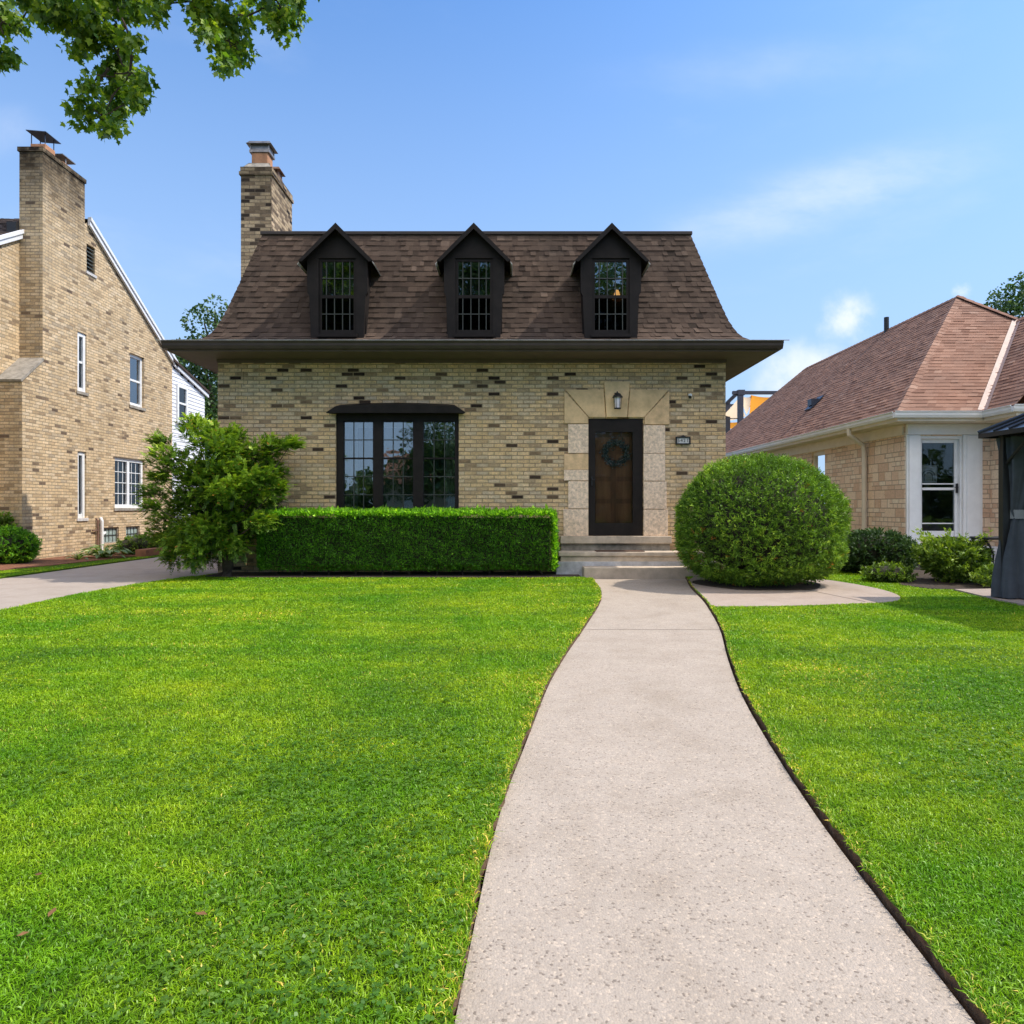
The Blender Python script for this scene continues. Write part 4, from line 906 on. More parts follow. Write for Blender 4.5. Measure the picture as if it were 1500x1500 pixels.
# entry surround
mb = MB()
mb.lbox(FB, 8.27, 8.56, -.05, .0, .45, 2.74); mb.lbox(FB, 8.31, 8.52, -.075, -.05, .5, 2.72); mb.lbox(FB, 9.46, 9.86, -.05, .0, .45, 2.74); mb.lbox(FB, 9.52, 9.80, -.075, -.05, .5, 2.72)
mb.lbox(FB, 8.27, WX - .04, -.085, .0, 2.742, 2.96); mb.lbox(FB, 8.56, 8.6, .0, .2, .55, 2.72); mb.lbox(FB, 9.42, 9.46, .0, .2, .55, 2.72); mb.lbox(FB, 8.6, 9.42, .0, .2, 2.66, 2.72); mb.lbox(FB, 8.27, 8.56, -.09, -.0501, .36, .449)
mb.build('door_surround', m_white, rh, bevel=.006)
mb = MB()
for a, b, c, d in ((8.6, 8.66, .6, 2.66), (9.34, 9.42, .6, 2.66), (8.66, 9.34, 2.58, 2.66), (8.66, 9.34, .6, .72), (8.66, 9.34, 1.58, 1.635), (8.66, 9.34, 1.70, 1.725), (8.66, 9.34, .865, .89)): mb.lbox(FB, a, b, .07, .11, c, d)
sd = mb.build('storm_door', m_white, rh, bevel=.005)
mb = MB(); mb.lbox(FB, 8.66, 9.34, .088, .094, .72, 2.58); mb.build('pane', m_glass_mid, sd)
mb = MB(); mb.lbox(FB, 9.37, 9.395, .03, .07, 1.52, 1.72); mb.tube([(9.38, SY + .04, 1.64), (9.38, SY + .01, 1.64), (9.31, SY + .0, 1.64)], .01); mb.build('handle', m_blackmetal, sd)
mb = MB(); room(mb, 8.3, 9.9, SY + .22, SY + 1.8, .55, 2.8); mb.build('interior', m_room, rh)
mb = MB(); mb.lbox(FB, 8.75, 9.12, .30, .31, 1.74, 2.12)
pr = mb.build('paper_print', m_art1, rh)
mb = MB(); pc = (8.935, SY + .298, 1.78)
for r0, r1 in ((.155, .13), (.105, .08)):
    aa = np.linspace(0, PI, 13); o_ = [(pc[0] + r0 * math.cos(t), pc[1], pc[2] + .09 + r0 * math.sin(t)) for t in aa]; i_ = [(pc[0] + r1 * math.cos(t), pc[1], pc[2] + .09 + r1 * math.sin(t)) for t in aa]
    o_ = [(pc[0] + r0, pc[1], pc[2])] + o_ + [(pc[0] - r0, pc[1], pc[2])]; i_ = [(pc[0] + r1, pc[1], pc[2])] + i_ + [(pc[0] - r1, pc[1], pc[2])]
    for q in range(len(o_) - 1): mb.face([o_[q], o_[q + 1], i_[q + 1], i_[q]])
mb.build('printed_arch', m_art2, pr)
mb = MB(); mb.box(8.3, 9.9, 13.7, SY - .092, .0, .42); mb.build('entry_step', m_greyconc, rh, bevel=.012)
window_unit(rh, FS, 18.0, 18.8, 1.2, 2.72, m_cream, m_screen, m_cream, .1, rail=True, rec=.08)
mb = MB(); mb.face([(SX + .5, 17.5, .8), (SX + .5, 19.3, .8), (SX + .5, 19.3, 2.9), (SX + .5, 17.5, 2.9)]); mb.build('interior', m_room, rh)
sl_ = thing('wall_sconce', 'black box sconce on the stone wall beside the white storm door', 'lantern', (WX, 13.75, 2.2))
mb = MB(); yy = 13.78
for a in (-.07, .07):
    for d in (.03, .15): mb.box(WX - d - .008, WX - d + .008, yy + a - .008, yy + a + .008, 2.08, 2.36)
mb.box(WX - .165, WX - .02, yy - .085, yy + .085, 2.36, 2.385); mb.box(WX - .165, WX - .02, yy - .085, yy + .085, 2.06, 2.08); mb.box(WX - .02, WX - .001, yy - .05, yy + .05, 2.1, 2.34); mb.build('cage', m_blackmetal, sl_)
mb = MB(); mb.tube([(WX - .09, yy, 2.08), (WX - .09, yy, 2.28)], .03, 10); mb.build('glass', m_lamp, sl_)

# ------------------------------------------------------------------ gazebo and table
gz = thing('patio_gazebo', 'dark metal gazebo with tied back grey curtain on the patio', 'gazebo', (6.4, 8.85, 0.046))
GX0, GX1, GY0, GY1 = 6.38, 9.4, 6.75, 8.85
for x in (GX0, GX1):
    for y in (GY0, GY1): mb = MB(); mb.box(x - .045, x + .045, y - .045, y + .045, .046, 2.15); mb.box(x - .09, x + .09, y - .09, y + .09, .046, .058); mb.build('post', m_blackmetal, gz, bevel=.006)
mb = MB()
for y in (GY0, GY1): mb.box(GX0 - .03, GX1 + .03, y - .03, y + .03, 2.15, 2.24)
for x in (GX0, GX1): mb.box(x - .03, x + .03, GY0 + .03, GY1 - .03, 2.152, 2.238)
for s1 in (1, -1):
    mb.tube([(GX0, GY1 - .5, 2.15), (GX0, GY1, 1.75)], .022, 6); mb.tube([(GX0 + .5, GY1, 2.15), (GX0, GY1, 1.75)], .022, 6); break
mb.build('beam', m_blackmetal, gz)
mb = MB(); o_ = .2; A = [(GX0 - o_, GY0 - o_, 2.19), (GX1 + o_, GY0 - o_, 2.19), (GX1 + o_, GY1 + o_, 2.19), (GX0 - o_, GY1 + o_, 2.19)]; gcx, gcy = (GX0 + GX1) / 2, (GY0 + GY1) / 2
T = [(gcx - .4, gcy - .3, 2.85), (gcx + .4, gcy - .3, 2.85), (gcx + .4, gcy + .3, 2.85), (gcx - .4, gcy + .3, 2.85)]
for i in range(4):
    k = (i + 1) % 4; mb.face([A[i], A[k], T[k], T[i]]); mb.face([(A[i][0], A[i][1], 2.13), (A[k][0], A[k][1], 2.13), A[k], A[i]])
    for q in range(1, 9):
        f = q / 9; p = Vector(A[i]).lerp(Vector(A[k]), f); t_ = Vector(T[i]).lerp(Vector(T[k]), f); mb.tube([p + Vector((0, 0, .012)), t_ + Vector((0, 0, .012))], .016, 5)
    mb.tube([Vector(A[i]) + Vector((0, 0, .01)), Vector(T[i]) + Vector((0, 0, .01))], .03, 6)
mb.face(T); mb.build('canopy', m_gzroof, gz)
# curtain: gathered at the tie
mb = MB(); nz_, na = 26, 60; ring = []
for i in range(nz_ + 1):
    z = .06 + (2.12 - .06) * i / nz_; row = []
    f = abs(z - 1.13)
    wdt = .10 + (.20 * min(1, (1.13 - z) / .9) ** .7 if z < 1.13 else .24 * min(1, (z - 1.13) / 1.0) ** 1.2)
    cxx = GX0 + .13 + (.06 if z < 1.13 else .18 * (z - 1.13)); cyy = GY1 - .02
    for k in range(na):
        t = 2 * PI * k / na; fold = 1 + .17 * math.sin(7 * t + .8 * math.sin(z * 3)) + .09 * math.sin(13 * t + 1.5 * z) + .04 * math.sin(23 * t - 2 * z + math.sin(9 * z))
        row.append((cxx + wdt * fold * math.cos(t), cyy + wdt * .62 * fold * math.sin(t), z))
    ring.append(row)
for i in range(nz_):
    for k in range(na): mb.face([ring[i][k], ring[i][(k + 1) % na], ring[i + 1][(k + 1) % na], ring[i + 1][k]])
cu = mb.build('curtain', m_canvas, gz, smooth=True, weld=True)
mb = MB(); pts = [(GX0 + .19 + .145 * math.cos(t), GY1 - .02 + .10 * math.sin(t), 1.13) for t in np.linspace(0, 2 * PI, 29)]
for (p, q) in zip(pts, pts[1:]): mb.face([(p[0], p[1], 1.07), (q[0], q[1], 1.075), (q[0], q[1], 1.19), (p[0], p[1], 1.185)])
mb.ext([(GX0 + .3, GY1 - .13, 1.12), (GX0 + .38, GY1 - .16, 1.07), (GX0 + .4, GY1 - .16, 1.12), (GX0 + .32, GY1 - .12, 1.17)], (0, .012, 0)); mb.build('tie', m_tie, cu)
tb = thing('bistro_table', 'small round dark metal bistro table behind the gazebo curtain', 'table', (7.55, 10.7, .046))
mb = MB(); mb.lathe(7.58, 10.7, [(0, .755), (.34, .755), (.345, .745), (.345, .725), (.33, .72), (0, .72)], 32); mb.build('tabletop', m_blackmetal, tb)
for k in range(4):
    a = k * PI / 2 + PI + .15; f = lambda r, z: (7.58 + r * math.cos(a), 10.7 + r * math.sin(a), z)
    mb = MB(); mb.tube([f(.2, .72), f(.10, .6), f(.04, .48), f(.05, .34), f(.14, .22), f(.25, .14), f(.28, .05)], .014, 7); mb.tube([f(.26, .055), f(.3, .048)], .022, 7); mb.build('leg', m_blackmetal, tb)

# ------------------------------------------------------------------ pergola on the far roof deck
pg = thing('pergola', 'slate grey pergola with orange and cream shade sails behind the bungalow', 'pergola', (11, 31.5, 0))
PY = 31.5; px_ = lambda p: (p - 750) * PY / 1000; pz_ = lambda p: EYE + (HZ - p) * PY / 1000
for x, y in ((px_(1084.5), PY), (px_(1064.5), PY + 3.6 * 0 + .0), (px_(1180), PY), (px_(1084.5) - .2, PY + 4), (px_(1180), PY + 4)):
    if abs(x - px_(1064.5)) < .01: y = PY + 2.8; x = px_(1065.5) * y / PY
    mb = MB(); mb.box(x - .11, x + .11, y - .11, y + .11, 0, pz_(576)); mb.build('post', m_pergola, pg)
mb = MB(); mb.box(px_(1073), px_(1185), PY - .09, PY + .09, pz_(577.5), pz_(573)); mb.box(px_(1080), px_(1090), PY - .14, PY + .14, pz_(579), pz_(571.5))
mb.box(px_(1078) - .6, px_(1185), PY + 3.9, PY + 4.1, pz_(577), pz_(573)); mb.tube([(px_(1080), PY, pz_(576)), (px_(1065.5) * 1.09, PY + 2.8, pz_(576))], .1, 4); mb.box(px_(1062), px_(1190), PY + .12, PY + .2, pz_(613), pz_(612)); mb.build('beam', m_pergola, pg)
def sail(pts, mat, sag=.15):
    a, b, c = [Vector(p) for p in pts]; m = MB(); N = 8
    def P(i, j):
        u, v = i / N, j / N; q = a * (1 - u - v) + b * u + c * v; q.z -= sag * 6 * (u * v + u * (1 - u - v) + v * (1 - u - v)) / 2; return q
    for i in range(N):
        for j in range(N - i):
            m.face([P(i, j), P(i + 1, j), P(i, j + 1)])
            if i + j < N - 1: m.face([P(i + 1, j), P(i + 1, j + 1), P(i, j + 1)])
    return m.build('shade_sail', mat, pg)
sail([(px_(1101), PY + .1, pz_(578)), (px_(1150), PY + .1, pz_(578)), (px_(1122), PY + 2.2, pz_(597))], m_sailo)
sail([(px_(1086), PY + .1, pz_(578)), (px_(1104), PY + .15, pz_(578)), (px_(1122), PY + 2.6, pz_(596))], m_sailc)
sail([(px_(1086), PY + .3, pz_(580)), (px_(1086), PY + 3.9, pz_(600)), (px_(1122), PY + 2.7, pz_(598))], m_sailc)
sail([(px_(1088), PY + 3.0, pz_(606)), (px_(1140), PY + 3.5, pz_(598)), (px_(1108), PY + 3.9, pz_(614))], m_sailo)
sail([(px_(1086), PY + 3.5, pz_(606)), (px_(1086), PY + 3.9, pz_(622)), (px_(1115), PY + 4.4, pz_(606))], m_sailc)

# ------------------------------------------------------------------ hedge and shrubs
def spine(mb, p0, p1, r0, r1, n=7, j=.06):
    a, b = Vector(p0), Vector(p1); pts = [a.lerp(b, i / (n - 1)) + (Vector((random.gauss(0, j), random.gauss(0, j), random.gauss(0, j * .6))) if 0 < i < n - 1 else Vector()) for i in range(n)]
    mb.tube(pts, list(np.linspace(r0, r1, n)), 8); return pts

hx0, hx1, hy0, hy1, hz0, hz1 = -4.4, .77, 11.68, 12.38, .1, 1.16
hg = thing('hedge', 'long clipped rectangular green hedge below the front window', 'hedge', (-1.8, 12.0, 0))
n = 78000
areas = np.array([(hx1 - hx0) * (hz1 - hz0), (hx1 - hx0) * (hy1 - hy0), (hy1 - hy0) * (hz1 - hz0), (hy1 - hy0) * (hz1 - hz0), .35 * (hx1 - hx0) * (hz1 - hz0)])
fc = rng.choice(5, n, p=areas / areas.sum()); u, v = rng.random(n), rng.random(n)
P = np.stack([hx0 + u * (hx1 - hx0), hy0 + v * (hy1 - hy0), hz0 + v * (hz1 - hz0)], 1); P[:, 1] = np.where(fc == 0, hy0, np.where(fc == 4, hy1, P[:, 1]))
k = fc == 1; P[k, 2] = hz1; P[k, 1] = hy0 + v[k] * (hy1 - hy0)
for c, xx in ((2, hx0), (3, hx1)): k = fc == c; P[k, 0] = xx; P[k, 1] = hy0 + u[k] * (hy1 - hy0)
Nn = np.array([(0, -1, 0), (0, 0, 1), (-1, 0, 0), (1, 0, 0), (0, 1, 0)], float)[fc]
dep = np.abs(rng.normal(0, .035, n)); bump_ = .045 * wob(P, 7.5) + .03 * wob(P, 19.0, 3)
# round the long edges
ed = np.minimum(np.abs(P[:, 1] - hy0), np.abs(P[:, 2] - hz1)) if False else 0
P = P + Nn * (bump_ - dep)[:, None]
ctr = np.array([(hx0 + hx1) / 2, (hy0 + hy1) / 2, .6]); hw = np.array([(hx1 - hx0) / 2, (hy1 - hy0) / 2, (hz1 - hz0) / 2 + .0])
q = (P - np.array([(hx0 + hx1) / 2, (hy0 + hy1) / 2, (hz0 + hz1) / 2])) ; ex = np.maximum(np.abs(q) - (hw - .14), 0); ln = np.linalg.norm(ex, axis=1); over = np.maximum(ln - .14, 0)
P -= np.sign(q) * ex / np.maximum(ln, 1e-6)[:, None] * over[:, None]
low_ = (P[:, 2] < .3) & (fc != 1); P[low_, 1] += (.3 - P[low_, 2]) * .6 * np.sign(12.03 - P[low_, 1]) * rng.random(low_.sum())
cell = (np.floor(P[:, 0] / .05) * 131 + np.floor(P[:, 2] / .05) * 17 + np.floor(P[:, 1] / .05) * 71).astype(int); tw_ = rng.random(4096)[cell % 4096]; tdir = rdir(4096)[cell % 4096]
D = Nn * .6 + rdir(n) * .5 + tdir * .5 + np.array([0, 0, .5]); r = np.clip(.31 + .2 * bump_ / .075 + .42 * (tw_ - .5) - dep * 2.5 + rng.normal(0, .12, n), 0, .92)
tip_lit = (P[:, 2] > hz1 - .10) | ((P[:, 0] > hx1 - .08)); tip_lit &= rng.random(n) < .7; long_ = tip_lit & (rng.random(n) < .03); r[tip_lit] = np.clip(rng.normal(.76, .13, tip_lit.sum()), 0, 1)  # new growth on top; sunlit look of top and right end put into colour
L = rng.uniform(.022, .042, n); L[tip_lit] *= rng.uniform(1, 1.9, tip_lit.sum()); L[long_] *= 1.9
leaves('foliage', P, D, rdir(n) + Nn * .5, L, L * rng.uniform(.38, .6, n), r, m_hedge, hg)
mb = MB(); mb.box(hx0 + .12, hx1 - .12, hy0 + .13, hy1 - .13, .22, hz1 - .13); mb.build('dark_core', m_core, hg)  # solid core added to stop see-through, in place of branches
for i in range(11):
    mb = MB(); x = hx0 + .25 + i * .47; spine(mb, (x, 12.0, 0), (x + random.gauss(0, .08), 12.0 + random.gauss(0, .08), .4), .02, .012, 4, .02); mb.build('stem', m_bark, hg)

def ball_bush(name, label, c, rx, ry, rup, rdn, n, mat, L=(.035, .075), asp=.24, lump=.05, inner=.08, up=.45, cat='shrub', group=None, power=2.2, zfloor=.03, core=True, rbase=.45, coresc=.84):
    t = thing(name, label, cat, (c[0], c[1], 0), group)
    kk = 13; ns = n // kk; d = rdir(ns); den = (np.abs(d[:, 0]) ** power + np.abs(d[:, 1]) ** power + np.abs(d[:, 2]) ** power) ** (-1 / power)
    if power < 2.1 and rx > 1: den = np.where(d[:, 2] < 0, (np.abs(d[:, 0]) ** 2 + np.abs(d[:, 1]) ** 2) ** .5, 0) ; den = np.where(d[:, 2] < 0, (den ** 3.2 + np.abs(d[:, 2]) ** 3.2) ** (-1 / 3.2), (np.abs(d) ** power).sum(1) ** (-1 / power))
    e = d * den[:, None] * np.stack([np.full(ns, rx), np.full(ns, ry), np.where(d[:, 2] > 0, rup, rdn)], 1)
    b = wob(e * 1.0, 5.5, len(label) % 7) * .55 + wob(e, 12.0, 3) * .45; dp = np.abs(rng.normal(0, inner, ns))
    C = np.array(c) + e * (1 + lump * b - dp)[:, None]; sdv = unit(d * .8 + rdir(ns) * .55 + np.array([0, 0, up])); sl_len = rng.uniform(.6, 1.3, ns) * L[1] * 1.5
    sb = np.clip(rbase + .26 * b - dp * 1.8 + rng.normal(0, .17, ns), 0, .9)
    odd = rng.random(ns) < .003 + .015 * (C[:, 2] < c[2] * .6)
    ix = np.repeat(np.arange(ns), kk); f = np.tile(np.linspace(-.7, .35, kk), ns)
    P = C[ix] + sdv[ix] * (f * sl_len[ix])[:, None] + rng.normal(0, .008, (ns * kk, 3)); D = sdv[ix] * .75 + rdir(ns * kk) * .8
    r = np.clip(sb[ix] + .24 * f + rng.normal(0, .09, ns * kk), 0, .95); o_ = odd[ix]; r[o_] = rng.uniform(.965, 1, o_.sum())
    k = P[:, 2] > zfloor; P, D, r = P[k], D[k], r[k]; m_ = len(P); Ls = rng.uniform(L[0], L[1], m_)
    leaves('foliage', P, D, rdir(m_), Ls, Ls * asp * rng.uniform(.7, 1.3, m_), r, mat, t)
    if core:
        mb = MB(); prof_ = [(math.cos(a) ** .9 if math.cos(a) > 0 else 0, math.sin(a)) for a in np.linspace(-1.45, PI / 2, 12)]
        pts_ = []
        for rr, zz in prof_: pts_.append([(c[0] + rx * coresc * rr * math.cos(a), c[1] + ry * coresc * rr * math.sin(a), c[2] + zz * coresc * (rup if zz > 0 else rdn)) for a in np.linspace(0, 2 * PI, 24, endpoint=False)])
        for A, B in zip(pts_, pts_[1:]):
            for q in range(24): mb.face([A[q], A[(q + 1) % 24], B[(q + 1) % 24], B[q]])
        mb.build('dark_core', m_core, t)  # added solid core, keeps light from passing through the leaves
    mb = MB()
    for i in range(5): spine(mb, (c[0] + random.gauss(0, .06), c[1] + random.gauss(0, .06), 0), (c[0] + random.gauss(0, rx * .25), c[1] + random.gauss(0, ry * .25), max(.15, c[2] * .7)), .03, .015, 5, .02)
    mb.build('stems', m_bark, t)
    return t
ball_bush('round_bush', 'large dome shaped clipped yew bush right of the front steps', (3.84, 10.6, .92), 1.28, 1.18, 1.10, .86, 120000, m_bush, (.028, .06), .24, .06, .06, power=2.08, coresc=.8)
ball_bush('low_bush', 'dark green bush in the bed between the domed yew and the storm door', (6.62, 12.55, .42), .75, .6, .36, .42, 17000, m_shrubd, (.04, .08), .35, .2, .12)
ball_bush('low_bush', 'small yellowish clump at the bed edge between two larger bushes', (6.05, 11.0, .14), .36, .3, .16, .12, 3500, m_shrubl, (.03, .055), .5, .3, .18, rbase=.38)
t_ = ball_bush('bright_bush', 'loose bright yellow green shrub in front of the white storm door', (7.05, 10.9, .38), .55, .45, .36, .36, 10000, m_shrubl, (.04, .075), .4, .32, .2, core=False)
n = 3200; st_ = rng.integers(0, 70, n); an = rng.uniform(0, 2 * PI, 70); ln = rng.uniform(.4, .9, 70); f = rng.uniform(.3, 1, n)
sd_ = np.stack([np.cos(an) * .62, np.sin(an) * .5, np.ones(70) * .85], 1) * ln[:, None]
P = np.array([7.05, 10.9, .1]) + sd_[st_] * f[:, None] + rng.normal(0, .025, (n, 3)); leaves('sprays', P, sd_[st_] + rdir(n) * .6, rdir(n), rng.uniform(.04, .085, n), rng.uniform(.016, .03, n), np.clip(rng.normal(.6, .25, n), 0, 1), m_shrubl, t_)
ball_bush('low_bush', 'flat yellow green ground plant beside the patio slab', (7.3, 10.15, .16), .42, .3, .2, .13, 4200, m_shrubl, (.03, .06), .45, .15, .15, core=False)
ball_bush('low_bush', 'rounded green bush at the foot of the left brick chimney', (-10.62, 14.4, .38), .56, .5, .40, .36, 12000, m_hedge, (.035, .07), .4, .1, .12, rbase=.55)
ball_bush('low_bush', 'tall yellow green plant behind the bush at the chimney foot', (-11.1, 14.85, .85), .22, .22, .26, .3, 1600, m_shrubl, (.05, .08), .5, .2, .2, core=False)
ball_bush('low_bush', 'bright green mound before the glass block basement windows', (-9.45, 17.3, .24), .5, .6, .26, .22, 5500, m_shrubl, (.035, .07), .45, .15, .15, rbase=.3)
ball_bush('low_bush', 'yellow green foliage beyond the mound along the driveway', (-9.35, 19.6, .3), .6, 1.2, .35, .28, 7000, m_shrubl, (.05, .09), .5, .2, .18, rbase=.35)
for (hxp, hyp_, sc_, nl, lb) in ((-9.55, 16.0, .55, 90, 'pale variegated hosta with arching broad leaves on the red mulch'), (-9.75, 15.35, .28, 30, 'small dark hosta seedling nearest the chimney on the mulch')):
    t = thing('hosta', lb, 'plant', (hxp, hyp_, .045)); a = rng.uniform(0, 2 * PI, nl); el_ = rng.uniform(.15, 1.1, nl); ro = rng.uniform(.1, .75, nl) * sc_
    P = np.stack([hxp + np.cos(a) * ro, hyp_ + np.sin(a) * ro, .06 + .62 * sc_ * np.sin(el_) * (1 - ro / sc_ * .5)], 1); D = np.stack([np.cos(a), np.sin(a), .35 - ro / sc_], 1)
    N = np.tile(np.array([0, 0, 1.0]), (nl, 1)) + rdir(nl) * .25
    leaves('leaves', P, D, N, rng.uniform(.24, .38, nl) * sc_ * 1.3, rng.uniform(.13, .2, nl) * sc_ * 1.3, np.clip(rng.beta(1.5, 1.3, nl), 0, 1), m_hosta, t)
    mb = MB()
    for q in range(nl): mb.tube([(hxp, hyp_, .04), tuple(P[q])], .006, 4)
    mb.build('stalks', m_shrubl, t)
mb = MB(); mb.box(-9.05, -8.8, 16.4, 17.25, .03, .2); mb.box(-9.02, -8.83, 16.43, 17.22, .2, .203); tag(mb.build('edging_block', m_terra, loc=(-8.9, 16.8, .03), bevel=.015), 'rust brown edging block lying along the driveway before the green mound', 'edging')

# spreading yew at the house corner
yt = thing('yew_tree', 'wide open branched yew at the left corner of the brick house', 'tree', (-4.95, 11.78, 0))
lobes = [(298, 638, 30), (285, 622, 16), (318, 655, 34), (250, 675, 30), (236, 648, 14), (226, 722, 20), (275, 700, 36), (330, 700, 38), (372, 668, 32), (402, 655, 24), (425, 652, 14), (398, 690, 22), (362, 735, 34), (300, 745, 36), (246, 760, 26),
         (225, 742, 14), (310, 788, 28), (262, 795, 24), (285, 822, 14), (255, 815, 16), (355, 780, 24), (392, 730, 20), (405, 715, 14), (340, 640, 18), (330, 665, 24), (235, 785, 18), (310, 812, 18), (280, 770, 26), (345, 755, 26), (330, 725, 30), (268, 735, 24), (300, 690, 30), (370, 700, 26), (235, 700, 16), (340, 800, 22), (290, 805, 18), (380, 765, 20), (350, 690, 26), (320, 740, 34), (300, 720, 34), (345, 720, 34), (325, 770, 34), (285, 745, 30), (310, 700, 30), (360, 760, 28), (330, 690, 30), (380, 700, 26), (300, 775, 30)]
PP, DD, NN, LL, WW, RR = [], [], [], [], [], []
base = np.array([-4.95, 11.78, .7]); mbl = MB()
trunk = spine(mbl, (-4.93, 11.78, 0), (-4.90, 11.8, .95), .10, .075, 6, .015)
for px, py, rp in lobes:
    Yl = 11.75 + random.uniform(-.5, .45); c = np.array(wp(px, py, Yl)); R = rp * Yl / 1000
    mid = base + (c - base) * .5 + np.array([0, 0, -.06]); mbl.tube([tuple(base + np.array([random.gauss(0, .04), 0, random.uniform(-.2, .15)])), tuple(mid), tuple(c)], [.026, .015, .005], 6)
    ns = int(64 + 1400 * R * R)
    for q in range(ns):
        o = rdir(1)[0] * R * rng.random() ** .45; p = c + o * np.array([1.05, 1.1, .62]); out = unit((p - base) * np.array([.8, .8, .3]) + rdir(1)[0] * .75 + o * .7 + np.array([0, 0, .12]))
        side = unit(np.cross(np.array([0, 0, 1.0]) + rdir(1)[0] * .3, out)); nr = np.cross(out, side)
        Ls = rng.uniform(.09, .19); kk = 8; f = np.linspace(.1, 1, kk); col = np.clip(.4 + .35 * o[2] / R + rng.normal(0, .12), .05, .9)  # higher sprays in a lobe lighter: top light put into leaf colour
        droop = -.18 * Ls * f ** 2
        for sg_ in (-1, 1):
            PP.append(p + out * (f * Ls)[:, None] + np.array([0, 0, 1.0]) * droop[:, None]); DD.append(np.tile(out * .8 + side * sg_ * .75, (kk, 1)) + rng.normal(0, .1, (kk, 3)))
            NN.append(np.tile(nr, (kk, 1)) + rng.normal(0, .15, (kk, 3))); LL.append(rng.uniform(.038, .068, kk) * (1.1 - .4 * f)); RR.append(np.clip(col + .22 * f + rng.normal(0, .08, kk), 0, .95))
P = np.concatenate(PP); L = np.concatenate(LL); RR = np.concatenate(RR); k = rng.random(len(P)) < .012; RR[k] = rng.uniform(.97, 1, k.sum())
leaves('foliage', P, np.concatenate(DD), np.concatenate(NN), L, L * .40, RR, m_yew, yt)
mbl.build('trunk', m_bark, yt)

# ------------------------------------------------------------------ trees
def tree(name, label, base, lobes, n_per_m2, leafL, mat, trunk_r=.25, cat='tree', group=None, asp=.6):
    t = thing(name, label, cat, (base[0], base[1], 0), group); mb = MB()
    cz = min(l[2] for l in lobes); tp = spine(mb, (base[0], base[1], -.05), (base[0] + .2, base[1], cz), trunk_r, trunk_r * .6, 7, .05)
    PP, DD, RR = [], [], []
    for x, y, z, r in lobes:
        spine(mb, tp[-1 - random.randint(0, 2)], (x, y, z), trunk_r * .4, .03, 6, .12)
        n = int(n_per_m2 * 4 * PI * r * r); d = rdir(n); e = d * (1 - np.abs(rng.normal(0, .16, n)))[:, None]; b = wob(e * r, 4.2 / max(.6, r ** .5), int(x * 3) % 5) * .6 + wob(e * r, 9.5, 2) * .4
        P = np.array([x, y, z]) + e * r * (1 + .22 * b)[:, None] * np.array([1, 1, .85]); keep = b > -.42
        P, d, b = P[keep], d[keep], b[keep]; PP.append(P); DD.append(d * .5 + rdir(len(P)) * .8 + np.array([0, 0, -.25])); RR.append(np.clip(.45 + .3 * b + rng.normal(0, .17, len(P)), 0, 1))
    P = np.concatenate(PP); n = len(P); L = rng.uniform(.7, 1.3, n) * leafL
    leaves('crown', P, np.concatenate(DD), rdir(n), L, L * asp, np.concatenate(RR), mat, t); mb.build('trunk', m_bark, t); return t
def rand_lobes(c, R, k, r, zs=.8):
    d = rdir(k) * rng.random((k, 1)) ** .4; return [(c[0] + q[0] * R, c[1] + q[1] * R, c[2] + q[2] * R * zs, r * random.uniform(.75, 1.2)) for q in d]
tree('leafy_tree', 'tall leafy tree seen in the gap between the two brick houses', (-12.2, 29), rand_lobes((-12.2, 29, 6.2), 2.7, 16, 1.2, 1.1) + [(-12.85, 28.5, 8.9, .85), (-12.4, 28.5, 9.4, .7), (-13.3, 28.5, 7.6, .9)], 40, .17, m_tree)
tree('leafy_tree', 'dark leafy tree behind the roof of the stone bungalow', (26.6, 35), rand_lobes((26.6, 35, 9.0), 2.6, 12, 1.3, .9) + [(25.0, 35, 11.2, .8), (24.6, 35, 9.7, .7), (26.4, 35, 12.2, 1.2), (25.3, 35, 11.9, .8), (27.4, 35, 12.7, 1.2), (24.9, 35, 10.6, .8)], 36, .2, m_tree)
tree('leafy_tree', 'small dark tree top showing just past the bungalow ridge peak', (23.6, 34), rand_lobes((23.5, 34, 9.3), .8, 6, .6, .9), 45, .18, m_tree)
# trees and a house across the street, seen in the window reflections
tree('leafy_tree', 'broad tree across the street mirrored in the front window', (-6.5, -23), rand_lobes((-5.5, -24, 4.6), 3.4, 13, 1.9, .8), 14, .3, m_tree)
tree('leafy_tree', 'tall tree across the street mirrored in the middle dormer', (-3.0, -26), rand_lobes((-2.7, -26, 17.5), 4.0, 16, 2.0, 1.2), 14, .34, m_tree, .3)
tree('leafy_tree', 'tall tree across the street mirrored in the dormer by the chimney', (-13.5, -26), rand_lobes((-13.0, -26, 17.0), 4.2, 16, 2.0, 1.1), 14, .34, m_tree, .3)
tree('leafy_tree', 'rounded tree across the street mirrored in the front door', (7.5, -22), rand_lobes((7.5, -22, 4.0), 3.4, 14, 1.8, .8), 14, .3, m_tree)
tree('leafy_tree', 'tall tree across the street mirrored in the dormer far from the chimney', (9.5, -26), rand_lobes((8.6, -26, 16.0), 3.8, 14, 2.0, 1.2), 14, .34, m_tree, .3)
n = 26000; P = np.stack([rng.uniform(-70, 70, n), rng.uniform(-44, -37, n), rng.random(n)], 1); P[:, 2] = .2 + P[:, 2] * (4.6 + 1.6 * np.sin(P[:, 0] * .5) + 1.0 * np.sin(P[:, 0] * 1.7))
tag(leaves('treeline', P, rdir(n), rdir(n), rng.uniform(.5, .9, n), rng.uniform(.35, .6, n), rng.random(n), m_tree), 'far mass of trees closing the view beyond the houses across the street', None, None, 'stuff')
fh = thing('gabled_house', 'tan gabled house across the street mirrored in the front window', 'house', (-4, -32, 0))
